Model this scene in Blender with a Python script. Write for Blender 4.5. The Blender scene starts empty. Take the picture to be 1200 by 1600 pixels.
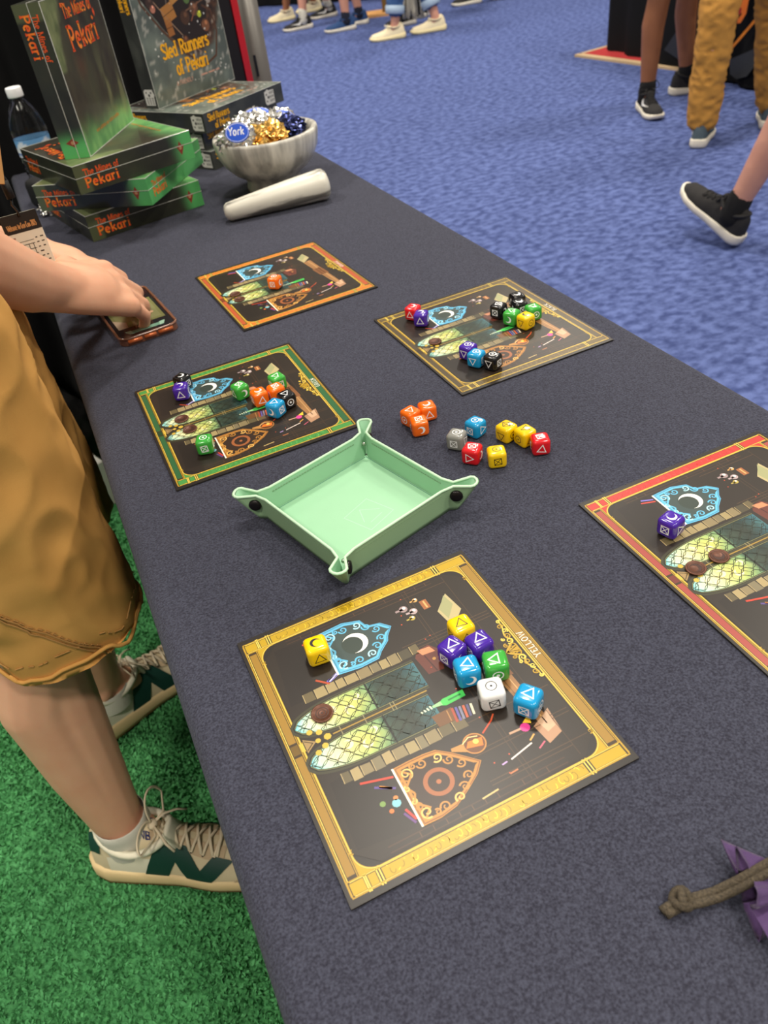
import bpy, bmesh, math, random
import numpy as np
from mathutils import Vector, Matrix, Euler, noise
from mathutils.geometry import tessellate_polygon
from mathutils.bvhtree import BVHTree

random.seed(7)
S = bpy.context.scene
COL = S.collection
PI = math.pi
R = math.radians
H = 0.735                                   # height of the table top

# ------------------------------------------------------------------ camera
cd = bpy.data.cameras.new('camera')
cam = bpy.data.objects.new('camera', cd)
COL.objects.link(cam)
cR = Vector((0.9000, -0.4183, -0.1222)); cU = Vector((0.3531, 0.5357, 0.7670)); cF = Vector((0.2554, 0.7335, -0.6299))
m = Matrix((( cR.x, cU.x, -cF.x, 0.0), (cR.y, cU.y, -cF.y, 0.0), (cR.z, cU.z, -cF.z, H + 0.455), (0, 0, 0, 1)))
cam.matrix_world = m
cd.sensor_fit = 'VERTICAL'; cd.sensor_height = 36.0; cd.sensor_width = 27.0
cd.lens = 36.0 * 1242.4 / 1600.0
cd.clip_start = 0.02; cd.clip_end = 100
cd.dof.use_dof = True; cd.dof.focus_distance = 0.68; cd.dof.aperture_fstop = 11.0
S.camera = cam

# ------------------------------------------------------------------ light
S.view_settings.view_transform = 'Standard'
S.view_settings.look = 'None'
S.view_settings.gamma = 1.0
S.view_settings.use_curve_mapping = False
S.view_settings.exposure = 0.0
wd = bpy.data.worlds.new('hall_light'); S.world = wd; wd.use_nodes = True
wd.node_tree.nodes['Background'].inputs[0].default_value = (1.0, 0.93, 0.83, 1)
wd.node_tree.nodes['Background'].inputs[1].default_value = 0.33


def area_light(x, y, z, size, power, col=(1.0, 0.93, 0.82)):
    l = bpy.data.lights.new('hall_lamp', 'AREA'); l.shape = 'DISK'; l.size = size; l.energy = power; l.color = col
    o = bpy.data.objects.new('hall_lamp', l); COL.objects.link(o); o.location = (x, y, z)
    return o


for lx, ly in ((-3.5, -3), (1.5, -3), (6.5, -3), (-3.5, 3), (1.5, 3.4), (6.5, 3), (-3.5, 9), (1.5, 9), (6.5, 9)):
    area_light(lx, ly, 7.5, 0.9, 290)


# ------------------------------------------------------------------ helpers
def lin(c):
    c = c / 255.0
    return c / 12.92 if c <= 0.04045 else ((c + 0.055) / 1.055) ** 2.4


def rgb(r, g, b):
    return (lin(r), lin(g), lin(b), 1.0)


def mat(name, col, rough=0.5, metal=0.0, spec=0.5, coat=0.0, noise_amt=0.0, noise_scale=50.0, col2=None, bump=0.0, bump_scale=200.0,
        sheen=0.0, trans=0.0, ior=1.45, sss=0.0, detail=3.0, contrast=None, bump_dist=0.001, attr=False, stretch=None, coat_rough=0.1):
    m = bpy.data.materials.new(name); m.use_nodes = True
    nt = m.node_tree; b = nt.nodes['Principled BSDF']
    c = rgb(*col)
    b.inputs['Base Color'].default_value = c
    b.inputs['Roughness'].default_value = rough
    b.inputs['Metallic'].default_value = metal
    b.inputs['Specular IOR Level'].default_value = spec
    b.inputs['Coat Weight'].default_value = coat
    b.inputs['Coat Roughness'].default_value = coat_rough
    b.inputs['Sheen Weight'].default_value = sheen
    b.inputs['Transmission Weight'].default_value = trans
    b.inputs['IOR'].default_value = ior
    if sss:
        b.inputs['Subsurface Weight'].default_value = sss
        b.inputs['Subsurface Radius'].default_value = (0.9, 0.35, 0.2)
        b.inputs['Subsurface Scale'].default_value = 0.006
    tc = None
    src = None
    if noise_amt or bump:
        tc = nt.nodes.new('ShaderNodeTexCoord'); vec = tc.outputs['Object']
        if stretch:
            mp = nt.nodes.new('ShaderNodeMapping'); mp.inputs['Scale'].default_value = stretch
            nt.links.new(vec, mp.inputs['Vector']); vec = mp.outputs['Vector']
    if attr:
        a = nt.nodes.new('ShaderNodeAttribute'); a.attribute_name = 'Col'
        nt.links.new(a.outputs['Color'], b.inputs['Base Color']); src = a.outputs['Color']
    if noise_amt:
        n = nt.nodes.new('ShaderNodeTexNoise'); n.inputs['Scale'].default_value = noise_scale; n.inputs['Detail'].default_value = detail
        nt.links.new(vec, n.inputs['Vector'])
        rp = nt.nodes.new('ShaderNodeValToRGB')
        lo, hi = contrast or (0.3, 0.7)
        rp.color_ramp.elements[0].position = lo; rp.color_ramp.elements[1].position = hi
        c2 = rgb(*col2) if col2 else tuple([v * 0.5 for v in c[:3]] + [1])
        rp.color_ramp.elements[0].color = tuple([c[i] * (1 - noise_amt) + c2[i] * noise_amt for i in range(3)] + [1])
        rp.color_ramp.elements[1].color = c
        nt.links.new(n.outputs['Fac'], rp.inputs['Fac'])
        nt.links.new(rp.outputs['Color'], b.inputs['Base Color'])
    if bump:
        n2 = nt.nodes.new('ShaderNodeTexNoise'); n2.inputs['Scale'].default_value = bump_scale; n2.inputs['Detail'].default_value = 4
        nt.links.new(vec, n2.inputs['Vector'])
        bp = nt.nodes.new('ShaderNodeBump'); bp.inputs['Strength'].default_value = bump; bp.inputs['Distance'].default_value = bump_dist
        nt.links.new(n2.outputs['Fac'], bp.inputs['Height'])
        nt.links.new(bp.outputs['Normal'], b.inputs['Normal'])
    return m


def mesh_obj(name, verts, faces, material=None, parent=None, smooth=False, cols=None, loc=None, rot=None):
    me = bpy.data.meshes.new(name)
    me.from_pydata([tuple(v) for v in verts], [], faces)
    if cols is not None:
        at = me.color_attributes.new('Col', 'FLOAT_COLOR', 'POINT')
        at.data.foreach_set('color', np.array(cols, dtype=np.float32).ravel())
    if smooth:
        me.polygons.foreach_set('use_smooth', [True] * len(me.polygons))
    if material:
        me.materials.append(material)
    me.update()
    return link(name, me, parent, loc, rot)


def link(name, me, parent=None, loc=None, rot=None):
    o = bpy.data.objects.new(name, me); COL.objects.link(o)
    if parent: o.parent = parent
    if loc is not None: o.location = loc
    if rot is not None: o.rotation_euler = rot
    return o


def thing(name, label, cat, loc=(0, 0, 0), rotz=0.0, group=None, rot=None):
    o = bpy.data.objects.new(name, None); COL.objects.link(o)
    o.location = loc; o.rotation_euler = rot if rot else (0, 0, rotz); o.empty_display_size = 0.02
    tag(o, label, cat, group)
    return o


def tag(o, label=None, cat=None, group=None, kind=None):
    if label: o['label'] = label
    if cat: o['category'] = cat
    if group: o['group'] = group
    if kind: o['kind'] = kind
    return o


class MB:
    """collects shapes into one mesh"""
    def __init__(s): s.v = []; s.f = []; s.c = []

    def add(s, v, f, col=None):
        o = len(s.v); s.v += [Vector(p) for p in v]; s.f += [tuple(i + o for i in q) for q in f]
        s.c += [col or (1, 1, 1, 1)] * len(v)
        return s

    def box(s, c, d, M=None, col=None):
        x, y, z = [k / 2 for k in d]
        v = [Vector((i * x, j * y, k * z)) for i in (-1, 1) for j in (-1, 1) for k in (-1, 1)]
        v = [(M @ p if M else p) + Vector(c) for p in v]
        return s.add(v, [(0, 1, 3, 2), (4, 6, 7, 5), (0, 4, 5, 1), (2, 3, 7, 6), (0, 2, 6, 4), (1, 5, 7, 3)], col)

    def tube(s, path, r, n=8, closed=False, cap=True, flat=1.0, col=None):
        P = [Vector(p) for p in path]; k = len(P)
        rr = r if isinstance(r, (list, tuple)) else [r] * k
        v = []; f = []
        up = None
        for i, p in enumerate(P):
            a = P[(i - 1) % k] if (closed or i > 0) else p
            b = P[(i + 1) % k] if (closed or i < k - 1) else p
            t = (b - a).normalized() if (b - a).length > 1e-9 else Vector((0, 0, 1))
            if up is None:
                up = Vector((0, 0, 1)) if abs(t.z) < 0.9 else Vector((1, 0, 0))
            side = t.cross(up)
            if side.length < 1e-6: side = t.cross(Vector((1, 0, 0)))
            side.normalize(); up = side.cross(t).normalized()
            for j in range(n):
                a_ = 2 * PI * j / n
                v.append(p + side * math.cos(a_) * rr[i] + up * math.sin(a_) * rr[i] * flat)
        m_ = k if closed else k - 1
        for i in range(m_):
            for j in range(n):
                a = i * n + j; b = i * n + (j + 1) % n; c = ((i + 1) % k) * n + (j + 1) % n; d = ((i + 1) % k) * n + j
                f.append((a, b, c, d))
        if cap and not closed:
            f.append(tuple(range(n))[::-1]); f.append(tuple((k - 1) * n + j for j in range(n)))
        return s.add(v, f, col)

    def lathe(s, prof, n=32, c=(0, 0, 0), col=None, cap=True):
        v = []; f = []
        for (r, z) in prof:
            for j in range(n):
                a = 2 * PI * j / n
                v.append(Vector((c[0] + r * math.cos(a), c[1] + r * math.sin(a), c[2] + z)))
        for i in range(len(prof) - 1):
            for j in range(n):
                f.append((i * n + j, i * n + (j + 1) % n, (i + 1) * n + (j + 1) % n, (i + 1) * n + j))
        if cap:
            f.append(tuple(range(n))[::-1]); f.append(tuple((len(prof) - 1) * n + j for j in range(n)))
        return s.add(v, f, col)

    def ell(s, c, r, M=None, n=16, k=10, col=None):
        v = []; f = []
        for i in range(k + 1):
            th = PI * i / k
            for j in range(n):
                a = 2 * PI * j / n
                p = Vector((r[0] * math.sin(th) * math.cos(a), r[1] * math.sin(th) * math.sin(a), -r[2] * math.cos(th)))
                v.append((M @ p if M else p) + Vector(c))
        for i in range(k):
            for j in range(n):
                f.append((i * n + j, i * n + (j + 1) % n, (i + 1) * n + (j + 1) % n, (i + 1) * n + j))
        return s.add(v, f, col)

    def cap(s, p1, r1, p2, r2, n=14, sx=1.0, side=None):
        """tapered capsule; sx flattens it along the axis 'side'"""
        p1 = Vector(p1); p2 = Vector(p2); d = (p2 - p1).normalized()
        u = Vector(side) if side else (Vector((0, 0, 1)) if abs(d.z) < 0.9 else Vector((1, 0, 0)))
        u = (u - d * u.dot(d)).normalized(); w = d.cross(u)
        v = []; f = []; rings = []
        for i in range(5):
            a = PI / 2 * (1 - i / 4.0); rings.append((p1 - d * r1 * math.sin(a), r1 * max(math.cos(a), 0.03)))
        for i in range(5):
            a = PI / 2 * i / 4.0; rings.append((p2 + d * r2 * math.sin(a), r2 * max(math.cos(a), 0.03)))
        for c, r in rings:
            for j in range(n):
                a = 2 * PI * j / n
                v.append(c + u * r * sx * math.cos(a) + w * r * math.sin(a))
        for i in range(len(rings) - 1):
            for j in range(n):
                f.append((i * n + j, i * n + (j + 1) % n, (i + 1) * n + (j + 1) % n, (i + 1) * n + j))
        f.append(tuple(range(n))[::-1]); f.append(tuple((len(rings) - 1) * n + j for j in range(n)))
        return s.add(v, f)

    def chain(s, pts, n=14):
        for (a, ra), (b, rb) in zip(pts[:-1], pts[1:]): s.cap(a, ra, b, rb, n)
        return s

    def build(s, name, material, parent=None, smooth=False, cols=False, loc=None, rot=None):
        return mesh_obj(name, s.v, s.f, material, parent, smooth, s.c if cols else None, loc, rot)


def bake(o, mods):
    """apply modifiers by evaluating the object, keep ONE mesh"""
    for kind, kw in mods:
        md = o.modifiers.new(kind.lower(), kind)
        for k, v in kw.items(): setattr(md, k, v)
    dg = bpy.context.evaluated_depsgraph_get(); dg.update()
    e = o.evaluated_get(dg)
    me = bpy.data.meshes.new_from_object(e, depsgraph=dg)
    o.modifiers.clear(); old = o.data; o.data = me; bpy.data.meshes.remove(old); me.name = o.name
    me.polygons.foreach_set('use_smooth', [True] * len(me.polygons))
    return o


def blend(name, mb, voxel, material, parent=None, smooth=6, wrinkle=None):
    """one continuous surface around overlapping shapes"""
    o = mb.build(name, material, parent)
    bake(o, [('REMESH', dict(mode='VOXEL', voxel_size=voxel)), ('SMOOTH', dict(factor=0.5, iterations=smooth))])
    if wrinkle:
        me = o.data
        n_ = len(me.vertices); co = np.empty(n_ * 3); no = np.empty(n_ * 3)
        me.vertices.foreach_get('co', co); me.vertex_normals.foreach_get('vector', no)
        co = co.reshape(-1, 3); no = no.reshape(-1, 3)
        co += no * np.array([wrinkle(Vector(p)) for p in co])[:, None]
        me.vertices.foreach_set('co', co.ravel())
        me.update()
    return o


def bevel_box(name, d, r, material, parent=None, loc=None, rot=None, seg=2, smooth=True):
    bm = bmesh.new(); bmesh.ops.create_cube(bm, size=1.0)
    for v in bm.verts: v.co = Vector((v.co.x * d[0], v.co.y * d[1], v.co.z * d[2]))
    bmesh.ops.bevel(bm, geom=list(bm.edges), offset=r, segments=seg, profile=0.5, affect='EDGES')
    me = bpy.data.meshes.new(name); bm.to_mesh(me); bm.free()
    if material: me.materials.append(material)
    if smooth: me.polygons.foreach_set('use_smooth', [True] * len(me.polygons))
    return link(name, me, parent, loc, rot)


# ---------------------------------------------------- flat print (vector drawing)
def arc(cx, cy, rx, ry, a0, a1, n=10):
    return [(cx + rx * math.cos(R(a0 + (a1 - a0) * i / n)), cy + ry * math.sin(R(a0 + (a1 - a0) * i / n))) for i in range(n + 1)]


class Art:
    """flat printed shapes: x, y and a layer; colours are those of the ink"""
    def __init__(s, dz=0.00005): s.v = []; s.f = []; s.c = []; s.dz = dz

    def poly(s, pts, col, L=1, cols=None):
        o = len(s.v)
        s.v += [(p[0], p[1], L) for p in pts]
        s.c += [rgb(*c) for c in cols] if cols else [rgb(*col)] * len(pts)
        for t in tessellate_polygon([[Vector((p[0], p[1], 0)) for p in pts]]):
            a, b, c = [Vector(pts[i]) for i in t]
            cr = (b - a).x * (c - a).y - (b - a).y * (c - a).x
            s.f.append(tuple(i + o for i in (t if cr > 0 else t[::-1])))

    def stroke(s, pts, w, col, L=2, closed=False, w1=None, col1=None):
        P = [Vector((p[0], p[1])) for p in pts]; k = len(P); o = len(s.v)
        for i, p in enumerate(P):
            a = P[(i - 1) % k] if closed or i else p; b = P[(i + 1) % k] if closed or i < k - 1 else p
            t = b - a
            t = t.normalized() if t.length > 1e-9 else Vector((1, 0))
            nrm = Vector((-t.y, t.x))
            f = i / max(k - 1, 1)
            ww = w if w1 is None else w + (w1 - w) * f
            sc = 1.0
            if closed or 0 < i < k - 1:
                d1 = (p - a).normalized(); dt = max(0.5, d1.dot(t)); sc = 1 / dt
            for sg in (-1, 1):
                q = p + nrm * ww / 2 * sg * sc; s.v.append((q.x, q.y, L))
                s.c.append(rgb(*(col if col1 is None else [col[j] + (col1[j] - col[j]) * f for j in range(3)])))
        for i in range(k if closed else k - 1):
            a = o + 2 * i; b = o + 2 * ((i + 1) % k)
            s.f.append((a, b, b + 1, a + 1))

    def disc(s, c, r, col, L=2, n=20, ry=None): s.poly([(c[0] + r * math.cos(2 * PI * i / n), c[1] + (ry or r) * math.sin(2 * PI * i / n)) for i in range(n)], col, L)

    def ring(s, c, r, w, col, L=2, n=28): s.stroke([(c[0] + r * math.cos(2 * PI * i / n), c[1] + r * math.sin(2 * PI * i / n)) for i in range(n)], w, col, L, closed=True)

    def rect(s, x0, y0, x1, y1, col, L=1): s.poly([(x0, y0), (x1, y0), (x1, y1), (x0, y1)], col, L)

    def spiral(s, c, r, a0, turns, w, col, L=3, n=18):
        s.stroke([(c[0] + r * (1 - .8 * i / n) * math.cos(R(a0 + 360 * turns * i / n)), c[1] + r * (1 - .8 * i / n) * math.sin(R(a0 + 360 * turns * i / n))) for i in range(n + 1)], w, col, L, w1=w * .6)

    def moon(s, c, r, col, L=3, ang=0.0, k=0.72, off=0.38):
        pts = []
        d = r * off; r2 = r * k
        ca = max(-1, min(1, (r * r + d * d - r2 * r2) / (2 * r * d))); a0 = math.acos(ca)
        for i in range(17):
            a = a0 + (2 * PI - 2 * a0) * i / 16; pts.append((r * math.cos(a), r * math.sin(a)))
        px, py = pts[-1]; b0 = math.atan2(py, px - d)
        qx, qy = pts[0]; b1 = math.atan2(qy, qx - d)
        b0 %= 2 * PI; b1 %= 2 * PI
        for i in range(1, 16):
            b = b0 + (b1 - b0) * i / 16; pts.append((d + r2 * math.cos(b), r2 * math.sin(b)))
        ca, sa = math.cos(ang), math.sin(ang)
        s.poly([(c[0] + x * ca - y * sa, c[1] + x * sa + y * ca) for x, y in pts], col, L)

    def text(s, txt, x, y, size, w, col, L=3, align='l', slant=0.0, sx=1.0, col1=None, serif=True, gap=0.14):
        tot = sum((GL[ch][0] + gap) * sx * size for ch in txt)
        ox = x - (tot / 2 if align == 'c' else 0)
        for ch in txt:
            wd_, st = GL[ch]
            for pl in st:
                q = [(ox + (px * sx + slant * py) * size, y + py * size) for px, py in pl]
                s.stroke(q, w * size, col, L, col1=col1)
                if serif:
                    for (e, o_) in ((pl[0], pl[1]), (pl[-1], pl[-2])):
                        if abs(e[0] - o_[0]) < abs(e[1] - o_[1]) * .8 and (abs(e[1]) < .02 or e[1] > .6) and (abs(e[1] - o_[1]) > .3):
                            X = ox + (e[0] * sx + slant * e[1]) * size; Y = y + e[1] * size
                            s.stroke([(X - .13 * size * sx, Y), (X + .13 * size * sx, Y)], w * .62 * size, col, L)
            ox += (wd_ + gap) * sx * size
        return tot

    def build(s, name, material, parent, M=None, scale=1.0):
        v = [Vector((x * scale, y * scale, L * s.dz)) for x, y, L in s.v]
        if M is not None: v = [M @ p for p in v]
        return mesh_obj(name, v, s.f, material, parent, False, s.c)


def A_(*k): return arc(*k)


GL = {
    ' ': (.3, []), '.': (.12, [[(.06, 0), (.06, .12)]]), "'": (.1, [[(.05, 1), (.05, .8)]]), '-': (.3, [[(.03, .35), (.27, .35)]]),
    'T': (.66, [[(.33, 0), (.33, 1)], [(0, .82), (0, 1), (.66, 1), (.66, .82)]]),
    'M': (.86, [[(.08, 0), (.08, 1)], [(.08, 1), (.43, .1), (.78, 1)], [(.78, 1), (.78, 0)]]),
    'P': (.6, [[(.12, 0), (.12, 1)], [(.12, .95)] + A_(.3, .72, .28, .25, 90, -90) + [(.12, .47)]]),
    'S': (.56, [A_(.28, .75, .24, .25, 20, 180) + A_(.28, .25, .26, .25, 90, -160)]),
    'R': (.68, [[(.12, 0), (.12, 1)], [(.12, .95)] + A_(.3, .73, .28, .24, 90, -90) + [(.12, .49)], [(.32, .49), (.66, 0)]]),
    'W': (.95, [[(0, 1), (.24, 0), (.47, .9), (.7, 0), (.95, 1)]]),
    'C': (.66, [A_(.34, .5, .31, .5, 45, 315)]),
    'G': (.7, [A_(.35, .5, .32, .5, 45, 350), [(.67, .05), (.67, .45), (.42, .45)]]),
    'Y': (.66, [[(0, 1), (.33, .48), (.66, 1)], [(.33, .48), (.33, 0)]]),
    'E': (.58, [[(.1, 0), (.1, 1)], [(.1, 1), (.56, 1), (.56, .85)], [(.1, .52), (.42, .52)], [(.1, 0), (.58, 0), (.58, .16)]]),
    'L': (.56, [[(.1, 1), (.1, 0)], [(.1, 0), (.56, 0), (.56, .18)]]),
    'O': (.74, [A_(.37, .5, .34, .5, 0, 360, 20)]),
    'N': (.74, [[(.1, 0), (.1, 1)], [(.1, 1), (.66, 0)], [(.66, 0), (.66, 1)]]),
    'B': (.62, [[(.1, 0), (.1, 1)], [(.1, 1)] + A_(.3, .76, .26, .24, 90, -90) + A_(.32, .26, .28, .26, 90, -90) + [(.1, 0)]]),
    'A': (.72, [[(.04, 0), (.36, 1)], [(.36, 1), (.68, 0)], [(.17, .36), (.55, .36)]]),
    'K': (.7, [[(.1, 0), (.1, 1)], [(.66, 1), (.12, .45)], [(.25, .58), (.7, 0)]]),
    'D': (.7, [[(.1, 0), (.1, 1)], [(.1, 1)] + A_(.3, .5, .36, .5, 90, -90) + [(.1, 0)]]),
    'F': (.54, [[(.1, 0), (.1, 1)], [(.1, 1), (.54, 1), (.54, .85)], [(.1, .52), (.42, .52)]]),
    'I': (.2, [[(.1, 0), (.1, 1)]]),
    'h': (.52, [[(.08, 0), (.08, 1)], [(.08, .45)] + A_(.26, .42, .18, .2, 150, 0) + [(.44, 0)]]),
    'e': (.5, [[(.04, .34), (.46, .34)] + A_(.25, .32, .21, .31, 5, 310)]),
    'i': (.2, [[(.1, 0), (.1, .62)], [(.06, .86), (.14, .98)]]),
    'n': (.54, [[(.08, 0), (.08, .64)], [(.08, .42)] + A_(.27, .42, .19, .21, 150, 0) + [(.46, 0)]]),
    's': (.42, [A_(.21, .47, .17, .16, 30, 180, 6) + A_(.21, .16, .19, .16, 80, -160, 8)]),
    'o': (.5, [A_(.25, .31, .21, .31, 0, 360, 16)]),
    'f': (.36, [[(.14, 0), (.14, .8)] + A_(.28, .82, .14, .17, 180, 40, 6), [(0, .6), (.32, .6)]]),
    'k': (.52, [[(.08, 0), (.08, 1)], [(.46, .64), (.1, .26)], [(.2, .37), (.5, 0)]]),
    'a': (.5, [A_(.23, .31, .19, .31, 40, 320, 14), [(.43, .64), (.43, 0)]]),
    'r': (.4, [[(.08, 0), (.08, .64)], [(.08, .4)] + A_(.26, .42, .16, .2, 160, 50, 6)]),
    'l': (.2, [[(.1, 0), (.1, 1)]]),
    'd': (.52, [A_(.23, .31, .19, .31, 40, 320, 14), [(.44, 1), (.44, 0)]]),
    'u': (.54, [[(.08, .62), (.08, .2)] + A_(.26, .2, .18, .2, 180, 360, 8), [(.46, .62), (.46, 0)]]),
    'c': (.44, [A_(.24, .31, .2, .31, 50, 310, 12)]),
    'm': (.8, [[(.08, 0), (.08, .64)], [(.08, .42)] + A_(.24, .42, .16, .21, 150, 0, 8) + [(.4, 0)], [(.4, .42)] + A_(.56, .42, .16, .21, 150, 0, 8) + [(.72, 0)]]),
    't': (.34, [[(.14, .85), (.14, 0)], [(0, .62), (.32, .62)]]),
    'y': (.5, [[(.04, .62), (.25, .02)], [(.46, .62), (.16, -.28)]]),
    'g': (.5, [A_(.23, .31, .19, .31, 40, 320, 14), [(.43, .62), (.43, -.1)] + A_(.24, -.1, .19, .18, 0, -150, 8)]),
    '2': (.5, [A_(.25, .75, .21, .25, 170, -30, 8) + [(.04, 0), (.48, 0)]]),
    '0': (.5, [A_(.25, .5, .22, .5, 0, 360, 16)]),
    '5': (.5, [[(.44, 1), (.1, 1), (.08, .58)] + A_(.24, .32, .22, .32, 110, -150, 10)]),
}

# ------------------------------------------------------------------ materials
M_print = mat('board_print', (255, 255, 255), rough=0.36, spec=0.45, attr=True)
M_lab = mat('label_print', (255, 255, 255), rough=0.5, attr=True)
M_wrap = mat('shrink_wrapped_print', (255, 255, 255), rough=0.42, spec=0.4, attr=True, coat=0.35, coat_rough=0.12)
M_skin = mat('skin', (226, 172, 140), rough=0.5, spec=0.35, sss=0.25, noise_amt=0.35, noise_scale=28, col2=(212, 146, 116), bump=0.12, bump_scale=420, bump_dist=0.0006)
M_skin_dark = mat('skin_tan', (150, 98, 66), rough=0.5, spec=0.35, noise_amt=0.3, noise_scale=14, col2=(120, 74, 50))
M_skin_pink = mat('skin_light', (205, 150, 128), rough=0.5, spec=0.35, noise_amt=0.3, noise_scale=14, col2=(186, 126, 106))

# ================================================================== the setting
M_blue = mat('blue_carpet', (95, 109, 160), rough=0.95, spec=0.1, noise_amt=1.0, noise_scale=26, col2=(60, 71, 116), detail=9, contrast=(0.36, 0.64), bump=0.6, bump_scale=250, bump_dist=0.005, stretch=(1.0, 1.3, 1))
mb = MB()
mb.add([(-14, -8, 0), (18, -8, 0), (18, 27, 0), (-14, 27, 0), (-14, -8, -.05), (18, -8, -.05), (18, 27, -.05), (-14, 27, -.05)], [(0, 1, 2, 3), (7, 6, 5, 4), (0, 4, 5, 1), (1, 5, 6, 2), (2, 6, 7, 3), (3, 7, 4, 0)])
tag(mb.build('floor', M_blue), kind='structure')
M_hall = mat('hall_wall', (92, 90, 88), rough=0.9, noise_amt=0.3, noise_scale=2)
w = MB().box((2, 27.1, 4), (32, 0.2, 8)).build('wall_back', M_hall); tag(w, kind='structure')

# green booth carpet with a real pile
M_green = mat('green_carpet', (84, 154, 94), rough=0.9, spec=0.1, noise_amt=1.0, noise_scale=130, col2=(56, 116, 68), detail=5, contrast=(0.34, 0.62), bump=1.0, bump_scale=210, bump_dist=0.006)
M_tuft = mat('green_pile', (98, 172, 110), rough=0.85, spec=0.12, noise_amt=0.85, noise_scale=60, col2=(66, 134, 80), detail=4)
gc = thing('booth_carpet', 'green pile carpet under the table and the person in khaki shorts', 'carpet', (0, 0, 0))
MB().box((-.55, .8, .004), (2.3, 3.2, .008)).build('carpet_backing', M_green, gc)
rg = random.Random(3)
v = []; f = []
for i in range(66000):
    x = rg.uniform(-.62, .06); y = rg.uniform(.12, 1.75)
    if y > 1.25 and rg.random() < .5: continue
    h = rg.uniform(.004, .009); a = rg.uniform(0, PI); ww = rg.uniform(.0018, .0034)
    lx, ly = rg.uniform(-.005, .005), rg.uniform(-.005, .005)
    dx, dy = math.cos(a) * ww, math.sin(a) * ww; o = len(v)
    v += [(x - dx, y - dy, .0075), (x + dx, y + dy, .0075), (x + lx + dx * .8, y + ly + dy * .8, .0075 + h * .8), (x + lx * 1.4 - dx * .5, y + ly * 1.4 - dy * .5, .0075 + h)]
    f.append((o, o + 1, o + 2, o + 3))
pl = mesh_obj('carpet_pile', v, f, M_tuft, gc); tag(pl, kind='stuff')

# black drape behind the table, its pole
M_drape = mat('black_drape', (12, 11, 12), rough=0.9, spec=0.15, noise_amt=0.6, noise_scale=9, col2=(5, 5, 6), sheen=0.1)


def drape(name, x0, x1, y, z1, amp, waves, material, z0=0.01, thick=0.006, flare=0.3):
    n = int(waves * 12); kz = 10; v = []; f = []
    for side in (0, 1):
        for k in range(kz + 1):
            for i in range(n + 1):
                u = i / n; zz = z0 + (z1 - z0) * k / kz
                a = amp * (1 + flare * (1 - k / kz)) * math.sin(2 * PI * waves * u + .8 * math.sin(7 * u)) + .3 * amp * math.sin(2 * PI * waves * 2.3 * u + 1)
                v.append((x0 + (x1 - x0) * u, y + a + side * thick, zz))
    N = (kz + 1) * (n + 1)
    for k in range(kz):
        for i in range(n):
            a = k * (n + 1) + i
            f.append((a, a + 1, a + n + 2, a + n + 1)); f.append((N + a + n + 1, N + a + n + 2, N + a + 1, N + a))
    for i in range(n):
        f.append((i + 1, i, N + i, N + i + 1)); a = kz * (n + 1) + i; f.append((a, a + 1, N + a + 1, N + a))
    for k in range(kz):
        a = k * (n + 1); f.append((a, a + n + 1, N + a + n + 1, N + a)); a += n; f.append((a + n + 1, a, N + a, N + a + n + 1))
    return mesh_obj(name, v, f, material, None, True)


d = drape('drape_curtain', -1.7, .60, 2.30, 2.35, .018, 15, M_drape)
tag(d, 'black fabric drape hanging behind the table and the stacked boxes', 'curtain')
M_pole = mat('grey_pole', (128, 124, 118), rough=0.42, metal=0.55, noise_amt=0.3, noise_scale=30, col2=(90, 88, 84), stretch=(1, 1, .1))
po = thing('upright_pole', 'grey metal drape pole standing behind the far end of the table', 'pole', (.668, 2.37, .0085))
MB().lathe([(.032, .006), (.032, 1.25), (.029, 1.25), (.029, 2.4)], 24).build('tube', M_pole, po, True)
MB().box((0, 0, .004), (.3, .3, .008)).build('base_plate', M_pole, po)
M_blk = mat('black_plastic', (14, 14, 15), rough=0.45)
MB().box((-.012, -.0312, .80), (.006, .004, .05)).build('locking_slot', M_blk, po)
# display panel with a red edge, beside the pole
M_red = mat('red_vinyl', (196, 22, 26), rough=0.3, coat=0.5)
M_pan = mat('black_panel', (20, 14, 14), rough=0.5)
dp = thing('display_panel', 'black upright display panel with a red edge beside the grey pole', 'panel', (.572, 2.215, .0085))
MB().box((-.04, .01, .68), (.11, .02, 1.36)).build('panel_face', M_pan, dp)
MB().box((.0255, .008, .49), (.016, .024, .98)).build('red_edge', M_red, dp)
M_clear = mat('clear_sleeve', (120, 60, 58), rough=0.12, coat=1.0)
MB().box((.0255, .008, 1.17), (.016, .024, .38)).build('clear_edge_sleeve', M_clear, dp)

# ------------------------------------------------------------------ table cloth
M_cloth = mat('navy_felt', (67, 69, 83), rough=0.92, spec=0.12, sheen=0.08, noise_amt=1.0, noise_scale=640, col2=(43, 43, 54), detail=4, contrast=(0.34, 0.66), bump=0.75, bump_scale=520, bump_dist=0.0016)


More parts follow.
